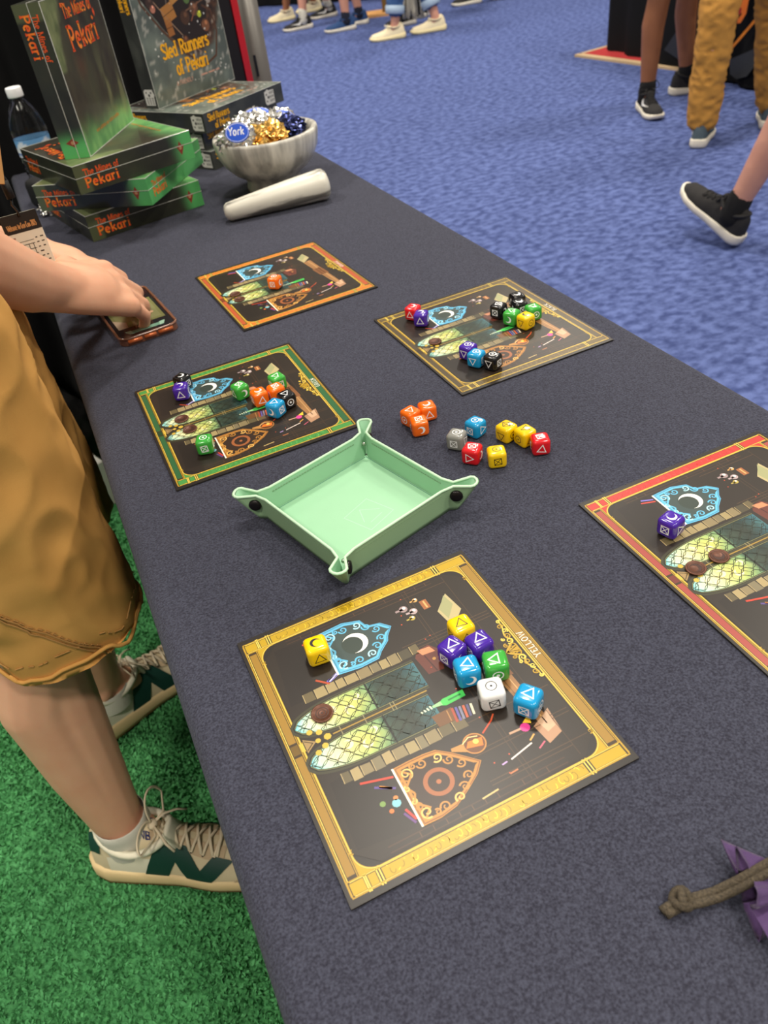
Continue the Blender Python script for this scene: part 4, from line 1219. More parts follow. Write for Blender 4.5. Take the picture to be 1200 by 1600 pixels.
foil((.463, 1.553, H + .104), .026, .55, (-.1, -.6, .75), M_foil, 'foil_sweet', 'silver foil sweet with a blue oval label at the right of the mortar', True, 3)
foil((.386, 1.486, H + .103), .024, .7, (-.1, -.7, .7), M_gold, 'foil_sweet', 'crumpled gold foil sweet at the left front of the mortar', seed=4, crinkle=.45)
foil((.424, 1.486, H + .102), .025, .66, (.1, -.6, .8), M_gold, 'foil_sweet', 'crumpled gold foil sweet at the front middle of the mortar', seed=5, crinkle=.45)
foil((.458, 1.502, H + .102), .025, .66, (.3, -.5, .8), M_navyf, 'foil_sweet', 'dark navy foil sweet at the right front of the mortar', seed=6, crinkle=.4)
foil((.478, 1.530, H + .100), .023, .7, (.4, -.2, .8), M_navyf, 'foil_sweet', 'dark navy foil sweet against the right rim of the mortar', seed=7, crinkle=.4)
foil((.398, 1.535, H + .116), .026, .7, (0, -.3, .9), M_foil, 'foil_sweet', 'crumpled silver foil sweet on top of the pile in the mortar', seed=8, crinkle=.5)
foil((.352, 1.515, H + .108), .026, .7, (-.5, 0, .8), M_foil, 'foil_sweet', 'crumpled silver foil sweet at the far left rim of the mortar', seed=9, crinkle=.5)
foil((.432, 1.520, H + .112), .024, .7, (0, -.5, .8), M_foil, 'foil_sweet', 'crumpled silver foil sweet in the middle of the pile', seed=10, crinkle=.5)
foil((.450, 1.600, H + .103), .024, .7, (.2, .3, .9), M_foil, 'foil_sweet', 'crumpled silver foil sweet at the back rim of the mortar', seed=11, crinkle=.5)
wr = foil((.016, 1.735, H + .0105), .018, .75, (0, 0, 1), M_foil, 'foil_wrapper', 'small crumpled silver wrapper on the cloth left of the green stack', seed=12, crinkle=.5)
wr['category'] = 'wrapper'; del wr['group']

# ================================================================== water bottle
M_pet = mat('clear_plastic', (250, 252, 252), rough=0.03, trans=1.0, ior=1.28)
M_cap = mat('white_cap', (236, 236, 236), rough=0.45)
wb = thing('water_bottle', 'clear plastic water bottle with a white cap and mountain label behind the green stack', 'bottle', (.036, 1.862, H))
prof = [(.0001, .002), (.018, 0), (.03, .003), (.0335, .012), (.034, .03)]
for k in range(4): z_ = .03 + .012 * k; prof += [(.0326, z_ + .003), (.0326, z_ + .006), (.034, z_ + .009), (.034, z_ + .012)]
prof += [(.034, .082), (.0335, .084), (.0335, .118), (.034, .12), (.0345, .127), (.033, .14), (.0285, .156), (.0215, .171), (.0145, .181), (.0125, .185), (.0125, .191)]
MB().lathe(prof, 40).build('bottle_body', M_pet, wb, True)
q = MB().lathe([(.0001, .188), (.0148, .188), (.0152, .19), (.0152, .2035), (.014, .2055), (.0001, .206)], 36)
q.build('cap', M_cap, wb, True)
A = Art(); rl = .0343
v = []; f = []; c = []
N = 64; zs = [.085, .092, .0945, .101, .104, .1085, .112, .1165, .1175]
for j, zz in enumerate(zs):
    for i in range(N):
        a = 2 * PI * i / N; pk = noise.noise(Vector((i * .33, 1, 0)))
        mtn = .104 + .012 * max(0, 1 - abs(((i * 4 / N) % 1) - .5) * 3.2)
        col_ = (226, 230, 236) if zz < .086 else (70, 110, 180) if zz < .093 else (236, 238, 240) if zz < .1 else ((214, 222, 232) if zz < mtn else (70, 130, 70) if pk > .22 and zz < .112 else (110, 164, 214))
        if zz >= .117: col_ = (34, 64, 130)
        v.append((rl * math.cos(a), rl * math.sin(a), zz)); c.append(rgb(*col_))
for j in range(len(zs) - 1):
    for i in range(N): f.append((j * N + i, j * N + (i + 1) % N, (j + 1) * N + (i + 1) % N, (j + 1) * N + i))
mesh_obj('label', v, f, M_lab, wb, True, c)
# dark pouch beside the bottle
M_pouch = mat('black_pouch', (18, 17, 18), rough=0.7, bump=.3, bump_scale=300)
bevel_box('pouch', (.05, .10, .055), .012, M_pouch, None, (.032, 1.775, H + .028), (0, 0, .5), seg=3)
tag(bpy.data.objects['pouch'], 'small black pouch between the water bottle and the green stack', 'pouch')

# ================================================================== phone
M_case = mat('bronze_case', (128, 84, 62), rough=0.22, spec=0.6, coat=0.7, noise_amt=.5, noise_scale=40, col2=(60, 44, 38))
M_copper = mat('copper_bumper', (210, 112, 62), rough=0.25, metal=0.4, coat=0.6)
M_glass = mat('dark_glass', (26, 22, 26), rough=0.08, spec=0.6)
ph = thing('smartphone', 'smartphone in a bronze bumper case lying under the right hand', 'phone', (.0672, 1.1175, H), R(5.0))
hw_, hl_ = .0405, .083


def rrect(w_, l_, r_, n_=6):
    out = []
    for (sx, sy, a0) in ((1, 1, 0), (-1, 1, 90), (-1, -1, 180), (1, -1, 270)):
        out += [(sx * (w_ - r_) + r_ * math.cos(R(a0 + 90 * i / n_)), sy * (l_ - r_) + r_ * math.sin(R(a0 + 90 * i / n_))) for i in range(n_ + 1)]
    return out


def slab(o0, o1, z0, z1, inset=.0008):
    n_ = len(o0); v = [(x * .97, y * .985, z0) for x, y in o0] + [(x, y, z0 + inset) for x, y in o0] + [(x, y, z1 - inset) for x, y in o0] + [(x * .98, y * .99, z1) for x, y in o0]
    f = [tuple(range(n_))[::-1], tuple(range(3 * n_, 4 * n_))]
    for k in range(3):
        for i in range(n_): f.append((k * n_ + i, k * n_ + (i + 1) % n_, (k + 1) * n_ + (i + 1) % n_, (k + 1) * n_ + i))
    return v, f


o_ = rrect(hw_, hl_, .013)
q = MB(); q.add(*slab(o_, o_, 0, .009)); q.build('case_back', M_case, ph)
ring = [(x * .985, y * .992, .0102) for x, y in o_]
MB().tube(ring, .0019, 8, closed=True).build('case_rim', M_case, ph, True)
q = MB(); q.add(*slab(rrect(hw_ - .003, hl_ - .003, .011), None, .009, .0106, .0003)); q.build('screen_glass', M_glass, ph)
for k, (x0, x1) in enumerate(((-.031, -.012), (-.0085, .0075), (.011, .031))):
    MB().tube([(x0, -hl_ + .0005, .0062), (x1, -hl_ + .0005, .0062)], .0032, 8).build('corner_bumper', M_copper, ph, True)
for yy in (-.045, -.005, .03): MB().tube([(hw_ + .0006, yy, .007), (hw_ + .0006, yy + .028, .007)], .0026, 8).build('side_grip', M_case, ph, True)
A = Art(dz=.00004)
A.rect(-.033, -.048, .033, .034, (112, 112, 70), 1); A.rect(-.029, -.042, .029, .029, (122, 122, 82), 2)
A.poly([(-.033, -.048), (-.033, -.012), (-.018, -.03), (-.02, -.048)], (170, 150, 128), 3)
A.poly([(-.006, -.024), (.02, -.028), (.026, .002), (.008, .014), (-.012, .004)], (104, 96, 70), 3)
for (x, y, r_, c) in ((.006, -.004, .006, (150, 160, 90)), (.002, -.016, .004, (90, 130, 140)), (.014, -.014, .004, (206, 140, 90)), (-.012, -.036, .005, (120, 140, 80)), (.018, .004, .005, (160, 170, 100)), (-.014, .006, .006, (96, 92, 66)), (.02, -.02, .004, (190, 150, 120))): A.disc((x, y), r_, c, 4, 9)
A.rect(-.024, -.071, .024, -.062, (110, 150, 130), 1); A.poly([(-.028, -.06), (-.02, -.06), (-.018, -.072), (-.024, -.07)], (150, 186, 164), 2); A.poly([(.028, -.06), (.02, -.06), (.018, -.072), (.024, -.07)], (150, 186, 164), 2)
A.disc((0, -.064), .0024, (236, 226, 200), 3, 12); A.rect(.010, .052, .026, .07, (140, 118, 70), 1)
A.build('screen_picture', mat('screen_picture', (255, 255, 255), rough=.12, attr=True), ph, Matrix.Translation((0, 0, .01062)))

# ================================================================== purple bag with cord
M_purple = mat('purple_cloth', (72, 47, 92), rough=0.8, sheen=.1, noise_amt=.5, noise_scale=60, col2=(50, 32, 68), bump=.5, bump_scale=900, bump_dist=.0006)
M_cord = mat('brown_cord', (84, 74, 58), rough=0.85, noise_amt=.8, noise_scale=700, col2=(46, 40, 32), bump=.8, bump_scale=800, bump_dist=.0012)
bg = thing('drawstring_bag', 'purple drawstring bag with a knotted brown cord at the right edge of the table', 'bag', (.281, .092, H))
q = MB(); q.ell((.012, -.006, .026), (.05, .046, .026)); q.ell((-.012, .002, .022), (.036, .034, .021))
q.cap((-.03, .008, .017), .017, (-.052, .016, .014), .013)
q.v = [Vector((p.x * .9, p.y * .78, p.z * .85)) for p in q.v]
bb = blend('bag_body', q, .0018, M_purple, bg, 4, lambda p: .0016 * math.sin(420 * (p.y * .8 + p.x * .35) + 4 * noise.noise(p * 40)))
fa = Vector((-.93, .36, 0)); fp_ = Vector((.36, .93, 0)); fc = Vector((-.046, .018, .0130))
v = []; f = []; NL, NT = 10, 96
for sh_ in (0, 1):
    for i in range(NL + 1):
        l = i / NL
        for j in range(NT):
            th = 2 * PI * j / NT
            pl_ = 1 + (.08 + .30 * l) * math.sin(8 * th + 1.2 * math.sin(2 * th)) + .1 * l * math.sin(19 * th)
            k = (.34 + .66 * l ** .8) * pl_ - sh_ * .05
            p = fc + fa * (.027 * l * (1 + .12 * math.sin(3 * th + 1))) + fp_ * (.0215 * k * math.cos(th)) + Vector((0, 0, .0098 * k * math.sin(th) * (1.1 - .15 * l) - .002 * l))
            v.append((p.x, p.y, max(p.z, .0006)))
for sh_ in (0, 1):
    o = sh_ * (NL + 1) * NT
    for i in range(NL):
        for j in range(NT):
            q4 = (o + i * NT + j, o + i * NT + (j + 1) % NT, o + (i + 1) * NT + (j + 1) % NT, o + (i + 1) * NT + j); f.append(q4 if sh_ else q4[::-1])
b_ = NL * NT; c_ = (NL + 1) * NT + NL * NT
for j in range(NT): f.append((b_ + j, b_ + (j + 1) % NT, c_ + (j + 1) % NT, c_ + j))
mesh_obj('gathered_mouth', v, f, M_purple, bg, True)
cz = -H
cp = [(.2810, .1080, H + .031), (.2560, .1150, H + .031), (.2300, .1225, H + .0275), (.2104, .1275, H + .012), (.1990, .1312, H + .0032), (.1890, .1335, H + .0030), (.1830, .1348, H + .0042)]
def loc_(pts): return [Vector(p) - Vector((.281, .092, H)) for p in pts]
cb = MB(); cb.tube(loc_(cp), .0026, 8)
cb.tube(loc_([(x, y - .0036, z - .0002) for x, y, z in cp[1:]]), .0026, 8)
cb.build('cord', M_cord, bg, True)
kb = MB(); kc = Vector((.1800, .1353, H + .0052)) - Vector((.281, .092, H))
kb.tube([kc + Vector((.0042 * math.cos(t), .0046 * math.sin(t), .002 * math.sin(2 * t))) for t in [2 * PI * i / 16 for i in range(16)]], .0026, 8, closed=True)
kb.tube([kc + Vector((.002 * math.sin(2 * t), .0044 * math.cos(t), .0036 * math.sin(t))) for t in [2 * PI * i / 16 for i in range(16)]], .0025, 8, closed=True)
kb.build('knot', M_cord, bg, True)
tb = MB(); tb.tube(loc_([(.1775, .1356, H + .0038), (.1725, .1364, H + .0030), (.1678, .1362, H + .0028)]), .0026, 8); tb.tube(loc_([(.1770, .1330, H + .0038), (.1722, .1334, H + .0030), (.1684, .1334, H + .0028)]), .0025, 8)
tb.build('cord_end', M_cord, bg, True)

# ================================================================== shoes
def interp(keys, t):
    for (a, va), (b, vb) in zip(keys[:-1], keys[1:]):
        if t <= b:
            s_ = (t - a) / (b - a); s_ = s_ * s_ * (3 - 2 * s_) * .5 + s_ * .5
            return va + (vb - va) * s_
    return keys[-1][1]


KW = [(0, .012), (.03, .025), (.10, .033), (.25, .035), (.45, .037), (.65, .046), (.80, .045), (.92, .034), (.98, .02), (1, .008)]
KH = [(0, .035), (.04, .066), (.12, .080), (.22, .078), (.34, .076), (.5, .058), (.65, .042), (.8, .034), (.92, .026), (1, .006)]
KS = [(0, .036), (.15, .032), (.5, .024), (.8, .022), (1, .026)]
KB = [(0, .006), (.06, 0), (.75, 0), (.9, .004), (1, .014)]


def up_pt(t, ph, L, off=0.0):
    w = interp(KW, t) + off; h = interp(KH, t) * 1.10 + off; z0 = interp(KS, t)
    c, s_ = math.cos(ph), math.sin(ph)
    lean = 1 - .2 * max(0, 1 - abs(t - .3) / .5) * abs(s_) ** 1.5
    return Vector((t * L - .002 + (.004 * s_ if t < .1 else 0), math.copysign(abs(c) ** .95, c) * w * lean, z0 + h * abs(s_) ** 1.05))


def make_shoe(person, heel, heading, st, L=.30, pitch=0.0, mirror=1):
    P = person.location
    sh = bpy.data.objects.new('shoe', None); COL.objects.link(sh); sh.parent = person; sh.empty_display_size = .02
    sh.location = Vector(heel) - P; sh.rotation_euler = (0, -R(pitch), R(heading))
    # sole
    N = 30; v = []; f = []
    def outline(k, zf, ext):
        o = []
        for i in range(N + 1):
            t = i / N; o.append((t, interp(KW, t) + ext))
        pts = [(t * (L + .012) - .008, w_) for t, w_ in o] + [(t * (L + .012) - .008, -w_) for t, w_ in o[::-1]]
        ts = [t for t, _ in o] + [t for t, _ in o[::-1]]
        return [(x, y, zf(t)) for (x, y), t in zip(pts, ts)]
    rows = [outline(0, lambda t: interp(KB, t), -.003), outline(1, lambda t: interp(KB, t) + .004, .003), outline(2, lambda t: interp(KB, t) * .6 + .014, .0055), outline(3, lambda t: interp(KS, t), .004), outline(4, lambda t: interp(KS, t) + .005, .0005)]
    n = len(rows[0])
    for r_ in rows: v += r_
    for k in range(len(rows) - 1):
        for j in range(n): f.append((k * n + j, k * n + (j + 1) % n, (k + 1) * n + (j + 1) % n, (k + 1) * n + j))
    f = [q[::-1] for q in f]; f.append(tuple(range(n))); f.append(tuple((len(rows) - 1) * n + j for j in range(n))[::-1])
    f = [q[::-1] for q in f]
    mesh_obj('sole', v, f, st['sole'], sh, True)
    if 'outsole' in st:
        v2 = rows[0] + [(x, y, z + .0045) for x, y, z in rows[1]]
        v2 = [(x, y, z - .0005) for x, y, z in [*outline(0, lambda t: interp(KB, t), -.001), *outline(0, lambda t: interp(KB, t) + .005, .0042)]]
        f2 = [(j, (j + 1) % n, n + (j + 1) % n, n + j) for j in range(n)] + [tuple(range(n))[::-1]]
        mesh_obj('outsole', v2, f2, st['outsole'], sh, True)
    # upper
    NT, NP = 36, 20; v = []; f = []
    for i in range(NT + 1):
        for j in range(NP + 1): v.append(up_pt(i / NT, PI * j / NP, L))
    for i in range(NT):
        for j in range(NP):
            a = i * (NP + 1) + j; f.append((a, a + NP + 1, a + NP + 2, a + 1))
    f.append(tuple(range(NP + 1))); f.append(tuple(NT * (NP + 1) + j for j in range(NP + 1))[::-1])
    f = [q[::-1] for q in f]
    mesh_obj('upper', v, f, st['upper'], sh, True)
    # collar around the ankle, tongue
    cx = .27 * L
    col = []
    for i in range(28):
        a = 2 * PI * i / 28; x = cx + .056 * math.cos(a); y = .036 * math.sin(a)
        z = .088 + .022 * max(0, -math.cos(a)) ** 2 + .012 * max(0, math.cos(a)) ** 2
        col.append((x, y, z))
    MB().tube(col, .0062, 8, closed=True).build('collar', st.get('collar', st['upper']), sh, True)
    q = MB(); q.cap((cx + .062, 0, .080), .007, (cx + .055, 0, .106), .005, 12, 3.4, side=(0, 1, 0)); q.build('tongue', st.get('tongue', st['upper']), sh, True)
    def patch(poly_fn, nu, nv, off, name, material):
        v = []; f = []
        for i in range(nu + 1):
            for j in range(nv + 1):
                t, ph = poly_fn(i / nu, j / nv); v.append(up_pt(t, ph, L, off))
        for i in range(nu):
            for j in range(nv): a = i * (nv + 1) + j; f.append((a, a + 1, a + nv + 2, a + nv + 1))
        return v, f
    def strokes(name, material, quads, off=.0012):
        for sg in (1, -1):
            q = MB()
            for (t0, p0, t1, p1, t2, p2, t3, p3) in quads:
                def fn(a, b):
                    t = (t0 * (1 - a) + t1 * a) * (1 - b) + (t3 * (1 - a) + t2 * a) * b; ph = (p0 * (1 - a) + p1 * a) * (1 - b) + (p3 * (1 - a) + p2 * a) * b
                    return t, (R(ph) if sg > 0 else PI - R(ph))
                v, f = patch(fn, 8, 4, off, name, material)
                q.add(v, f if sg > 0 else [k[::-1] for k in f])
            q.build(name, material, sh, True)
    if 'N' in st:
        # letter N across both sides, toe panel, lace panel, heel patch
        strokes('side_letter', st['N'], [(.30, 2, .42, 2, .54, 66, .43, 68), (.43, 68, .54, 66, .64, 2, .52, 2), (.54, 2, .64, 2, .77, 56, .67, 60)], .0016)
        strokes('heel_patch', st['N'], [(.01, 34, .10, 30, .13, 66, .015, 74)], .0014)
        strokes('eyestay', st['panel'], [(.36, 60, .72, 50, .73, 80, .37, 86)], .0011)
        strokes('toe_panel', st['panel'], [(.74, 2, .985, 2, .97, 40, .84, 34)], .0011)
        strokes('quarter_overlay', st['panel2'], [(.12, 2, .34, 2, .40, 30, .13, 26)], .0008)
        for sg in (1, -1):                                        # small navy monogram beside the collar
            ml = MB()
            for pl in ([(0, 0), (.0, 1), (.7, 0), (.7, 1)], [(1.0, 0), (1.0, 1), (1.5, .9), (1.5, .6), (1.0, .5), (1.6, .4), (1.6, .1), (1.0, 0)]):
                q_ = []
                for (a, b) in pl:
                    ph = R(60 + 15 * b); q_.append(up_pt(.325 + .03 * (a if sg < 0 else 1.6 - a), ph if sg > 0 else PI - ph, L, .0022))
                ml.tube(q_, .0011, 6)
            ml.build('monogram', st['navy'], sh, True)
        eb = MB()
        for sg in (1, -1):
            for i in range(6):
                t = .40 + .055 * i; p = up_pt(t, PI / 2 + sg * (-R(32)), L, .0018); eb.ell(p, (.0022, .0022, .0016), n=8, k=5)
        eb.build('eyelets', st['dark'], sh, True)
    if 'swoosh' in st:
        strokes('side_logo', st['swoosh'], [(.32, 42, .44, 14, .47, 30, .36, 52), (.44, 14, .56, 26, .56, 34, .47, 30), (.56, 26, .74, 50, .74, 52, .56, 34)], .0014)
    if 'lace' in st:
        lb = MB()
        for i in range(6):
            t = .40 + .055 * i
            for sg in (1, -1):
                a = up_pt(t, PI / 2 + sg * R(32), L, .003); b = up_pt(min(t + .05, .69), PI / 2 - sg * R(30), L, .003); m_ = up_pt(t + .025, PI / 2, L, .0055)
                lb.tube([a, (a + m_) / 2 + Vector((0, 0, .0015)), m_, (b + m_) / 2 + Vector((0, 0, .0015)), b], .0026, 6, flat=.5)
        lb.build('laces', st['lace'], sh, True)
        k0 = up_pt(.385, PI / 2, L, .008)
        bw = MB(); bw.ell(k0, (.008, .009, .006), n=10, k=6)
        for sg in (1, -1):
            loop = [k0 + Vector((.0 - .01 * math.sin(t) * .6, sg * (.026 * (1 - math.cos(t)) / 1.0), .03 * math.sin(t) * (1.15 if sg > 0 else .55) + .004)) for t in [PI * i / 12 for i in range(13)]]
            loop += [k0 + Vector((.012, sg * .02, .002)), k0]
            bw.tube(loop, .0022, 6, flat=.6)
            bw.tube([k0, k0 + Vector((.014, sg * .014, .005)), k0 + Vector((.028, sg * .028, -.006)), k0 + Vector((.040, sg * .034, -.016))], .0021, 6, flat=.6)
        bw.build('lace_bow', st['lace'], sh, True)
    return sh


# ================================================================== people
def up_body(q, J, k=1.0):
    """trunk, neck and head; J holds pelvis, chest, neck, head and the facing direction"""
    f_ = Vector((math.cos(R(J['face'])), math.sin(R(J['face'])), 0)); s_ = Vector((-f_.y, f_.x, 0))
    M = Matrix((f_, s_, Vector((0, 0, 1)))).transposed()
    pv, ch, nk, hd = [Vector(J[n_]) for n_ in ('pelvis', 'chest', 'neck', 'head')]
    q.ell(pv, (.115 * k, .165 * k, .12), M); q.ell((pv + ch) / 2, (.105 * k, .145 * k, .17), M); q.ell(ch, (.115 * k, .17 * k, .16), M)
    for sg in (-1, 1): q.cap(ch + s_ * sg * .04 + Vector((0, 0, .12)), .065, ch + s_ * sg * .17 * k + Vector((0, 0, .085)), .06)
    q.cap(nk - Vector((0, 0, .08)), .062, nk + (hd - nk) * .5, .055)
    q.ell(hd + Vector((0, 0, .02)), (.098, .076, .105), M); q.ell(hd + f_ * .03 - Vector((0, 0, .055)), (.06, .055, .055), M)
    q.cap(hd + f_ * .092 + Vector((0, 0, .015)), .009, hd + f_ * .106 - Vector((0, 0, .022)), .013)
    for sg in (-1, 1): q.ell(hd + s_ * sg * .077 - f_ * .005, (.018, .009, .03), M)
    return f_, s_, M


def hand(q, W, d, s_, scale=1.0, curl=(28, 78, 108), thumb=True):
    """palm, four bent fingers and a thumb; d along the hand, s_ towards the thumb"""
    W = Vector(W); d = Vector(d).normalized(); s_ = Vector(s_); s_ = (s_ - d * s_.dot(d)).normalized(); up = d.cross(s_)
    if up.z < 0: up = -up
    k = scale
    q.cap(W - d * .028, .0285 * k ** .5, W + d * .045 * k, .0325 * k, 16, .70, side=up)
    for o_, r0, r1 in ((.022, .0145, .0135), (.008, .016, .0140), (-.008, .016, .0135), (-.021, .0145, .0125)):
        q.cap(W + d * .006 * k + s_ * o_ * .75 * k, r0 * k, W + d * .080 * k + s_ * o_ * 1.22 * k, r1 * k)
    q.cap(W + d * .02 * k + s_ * .012 * k - up * .004, .018 * k, W + d * .055 * k + s_ * .03 * k - up * .006, .014 * k)
    for (o_, base, l1, l2, l3, r_) in ((.030, .083, .042, .025, .020, .0090), (.0105, .088, .046, .029, .021, .0094), (-.009, .085, .043, .027, .021, .0088), (-.0265, .078, .034, .020, .018, .0078)):
        p = W + d * base * k + s_ * o_ * k
        sp = s_ * o_ * 1.6
        for L_, a, ra, rb in ((l1, curl[0], r_ * 1.08, r_ * .98), (l2, curl[1], r_ * .98, r_ * .9), (l3, curl[2], r_ * .9, r_ * .74)):
            dirn = (d * math.cos(R(a)) - up * math.sin(R(a)) + sp).normalized(); n_ = p + dirn * L_ * k
            q.cap(p, ra * k, n_, rb * k); p = n_
    if thumb:
        p = W + d * .022 * k + s_ * .026 * k - up * .004
        for L_, di, ra, rb in ((.042, d * .72 + s_ * .62 - up * .3, .0135, .0112), (.032, d * .9 + s_ * .2 - up * .38, .0112, .0102), (.026, d * .95 - s_ * .05 - up * .32, .0102, .0078)):
            n_ = p + di.normalized() * L_ * k; q.cap(p, ra * k, n_, rb * k); p = n_


def cloth_noise(amp, sc=14.0, seed=0.0, zs=1.0):
    def fn(p):
        a = noise.noise(Vector((p.x * sc, p.y * sc, p.z * sc * .45 * zs + seed))); b = 1 - abs(noise.noise(Vector((p.x * sc * 1.6 + 3, p.y * sc * 1.6, p.z * sc * 1.3 * zs + seed))) * 2)
        return amp * (a * .8 + b * .7 - .5)
    return fn


M_shirt_g = mat('green_shirt', (58, 96, 70), rough=0.9, sheen=.1)
M_khaki = mat('khaki_twill', (206, 154, 84), rough=0.85, spec=0.2, noise_amt=.4, noise_scale=16, col2=(182, 130, 64), bump=.25, bump_scale=900, bump_dist=.0006)
M_khaki_d = mat('khaki_stitch', (168, 124, 68), rough=0.9)
M_hair = mat('brown_hair', (70, 48, 32), rough=0.6, bump=.6, bump_scale=160, bump_dist=.004)
M_sock = mat('white_sock', (206, 202, 188), rough=0.95, bump=.4, bump_scale=500, bump_dist=.001)
M_sock_blk = mat('black_sock', (16, 15, 16), rough=0.95)
M_cream = mat('cream_suede', (216, 200, 164), rough=0.8, noise_amt=.25, noise_scale=60, col2=(198, 178, 140), bump=.2, bump_scale=600, bump_dist=.0005)
M_cream2 = mat('cream_mesh', (226, 220, 196), rough=0.85, bump=.3, bump_scale=900, bump_dist=.0005)
M_tan = mat('beige_panel', (196, 172, 138), rough=0.85, bump=.2, bump_scale=700, bump_dist=.0005)
M_sole_c = mat('cream_sole', (222, 196, 146), rough=0.6)
M_gum = mat('gum_outsole', (132, 92, 50), rough=0.6)
M_dkgreen = mat('dark_green_leather', (22, 62, 52), rough=0.5)
M_lace = mat('cream_lace', (216, 200, 170), rough=0.9)
M_hole = mat('eyelet_dark', (36, 34, 34), rough=0.7)
ST_NB = dict(sole=M_sole_c, outsole=M_gum, upper=M_cream, N=M_dkgreen, panel=M_tan, panel2=M_cream2, dark=M_hole, navy=mat('navy_print', (34, 44, 110), rough=.6), lace=M_lace, collar=M_cream2, tongue=M_cream2)

# ---- the player at the left
P0 = Vector((-.2, .9, 0))
pp = thing('person', 'person in khaki shorts and cream sneakers leaning over the phone at the left', 'person', tuple(P0))
J = dict(face=4, pelvis=(-.21, .90, .96), chest=(-.265, .90, 1.27), neck=(-.225, .90, 1.45), head=(-.16, .90, 1.575))
q = MB()
f_, s_, M_ = up_body(q, J)
LR = dict(hip=(-.165, .825, .90), knee=(-.195, .822, .50), calf=(-.226, .814, .41), ank=(-.218, .800, .12), foot=(-.185, .780, .075))
LL = dict(hip=(-.165, .985, .90), knee=(-.155, 1.045, .50), calf=(-.200, 1.065, .41), ank=(-.200, 1.095, .12), foot=(-.150, 1.115, .075))
for Lg in (LR, LL):
    md = Vector(Lg['calf']).lerp(Vector(Lg['ank']), .5) + Vector((-.003, 0, 0)); q.cap(Lg['hip'], .085, Lg['knee'], .056); q.cap(Lg['knee'], .055, Lg['calf'], .0515)
    q.cap(Lg['knee'], .050, Lg['ank'], .036)
    q.cap(Lg['calf'], .0515, md, .0445); q.cap(md, .0445, Lg['ank'], .036); q.cap(Lg['ank'], .036, Lg['foot'], .026)
    for sg in (-1, 1): q.ell(Vector(Lg['ank']) + Vector((0, sg * .026, -.004)), (.016, .016, .018))
aR = [((-.255, .735, 1.345), .054), ((-.150, .815, 1.015), .043)]
q.chain(aR); q.chain([((-.150, .815, 1.015), .044), ((-.105, .868, .962), .045), ((-.040, .955, .876), .034), ((-.020, .984, .855), .0295), ((.004, 1.004, .838), .0235)])
aL = [((-.255, 1.065, 1.345), .054), ((-.195, 1.025, .965), .041)]
q.chain(aL); q.chain([((-.195, 1.025, .965), .042), ((-.140, 1.080, .920), .039), ((-.055, 1.165, .852), .029), ((-.026, 1.200, .832), .0265)])
hand(q, (-.011, .995, .845), (.080, .064, -.046), (.0, .86, .42), 1.14, curl=(22, 58, 84))
hand(q, (-.026, 1.200, .832), (.088, -.034, -.046), (.05, -.95, .10), .95, curl=(22, 60, 88), thumb=False)
q.v = [p - P0 for p in q.v]
body = blend('body', q, .0036, M_skin, pp, 10)
# shirt
q = MB(); up = MB()
up_body(q, dict(J, neck=(-.225, .90, 1.36), head=(-.265, .90, 1.28)), 1.09)
q.v = q.v[:len(q.v)]
for a in (aR, aL):
    q.cap(a[0][0], .072, Vector(a[0][0]).lerp(Vector(a[1][0]), .62), .066)
q.cap((-.225, .90, 1.05), .14, (-.21, .90, .97), .135)
q.v = [p - P0 for p in q.v]
blend('shirt', q, .009, M_shirt_g, pp, 6, cloth_noise(.006, 12))
# shorts with seams and hem
q = MB()
Mx = Matrix.Identity(3)
q.ell((-.185, .90, .955), (.125, .172, .10), Mx)
for Lg, sgn in ((LR, -1), (LL, 1)):
    h = Vector(Lg['hip']); kx = Vector((-.165, Lg['knee'][1] + .012, .56))
    for i in range(9):
        t = i / 8; c = h.lerp(kx + Vector((.004, 0, -.03)), t)
        q.cap(c + Vector((.006, 0, 0)), .100, c + Vector((.006, 0, -.05)), .100)
q.v = [p - P0 for p in q.v]
so = blend('shorts', q, .0055, M_khaki, pp, 5, cloth_noise(.007, 13, 2.0))
me = so.data
for v_ in me.vertices:                                                  # straight hem, open underneath
    zz = v_.co.z
    if zz < .50: v_.co.z = .50 + .005 * math.sin(18 * v_.co.x + 9 * v_.co.y)
me.update()
bvh = BVHTree.FromPolygons([v_.co.copy() for v_ in me.vertices], [tuple(p.vertices) for p in me.polygons])


def on_cloth(pts, off=.0012, n_=24):
    out = []
    for a, b in zip(pts[:-1], pts[1:]):
        for i in range(n_):
            p = Vector(a).lerp(Vector(b), i / n_) - P0; r_ = bvh.find_nearest(p)
            if r_[0] is not None: out.append(r_[0] + r_[1] * off)
    return out


sm = MB()
for off in (0, .006):
    sm.tube(on_cloth([(-.255 + off, .74, .70), (-.20 + off, .72, .61), (-.115 + off, .735, .505)]), .0012, 6)
sm.build('side_seam', M_khaki_d, so, True)
st = MB()
line = on_cloth([(-.245, .742, .70), (-.19, .72, .61), (-.105, .735, .505)], .0014, 30)
for i in range(0, len(line) - 1, 2): st.tube([line[i], line[i + 1]], .0009, 5)
hem = []
for i in range(48):
    a = 2 * PI * i / 48; hem.append((-.161 + .16 * math.cos(a), .834 + .16 * math.sin(a), .53))
hl = on_cloth(hem, .001, 2)
for i in range(0, len(hl) - 1, 2): st.tube([hl[i], hl[i + 1]], .0008, 5)
tag(st.build('hem_stitching', M_khaki_d, so), kind='stuff')
hm = MB().tube(on_cloth(hem + hem[:1], .0005, 2), .0026, 8); hm.v = [p + Vector((0, 0, -.024)) for p in hm.v]; hm.build('hem_edge', M_khaki, so, True)
hr = MB(); hd = Vector(J['head']); hr.ell(hd + Vector((-.012, 0, .036)) - P0, (.102, .084, .098), M_); hr.ell(hd + Vector((-.05, 0, -.0)) - P0, (.06, .078, .08), M_)
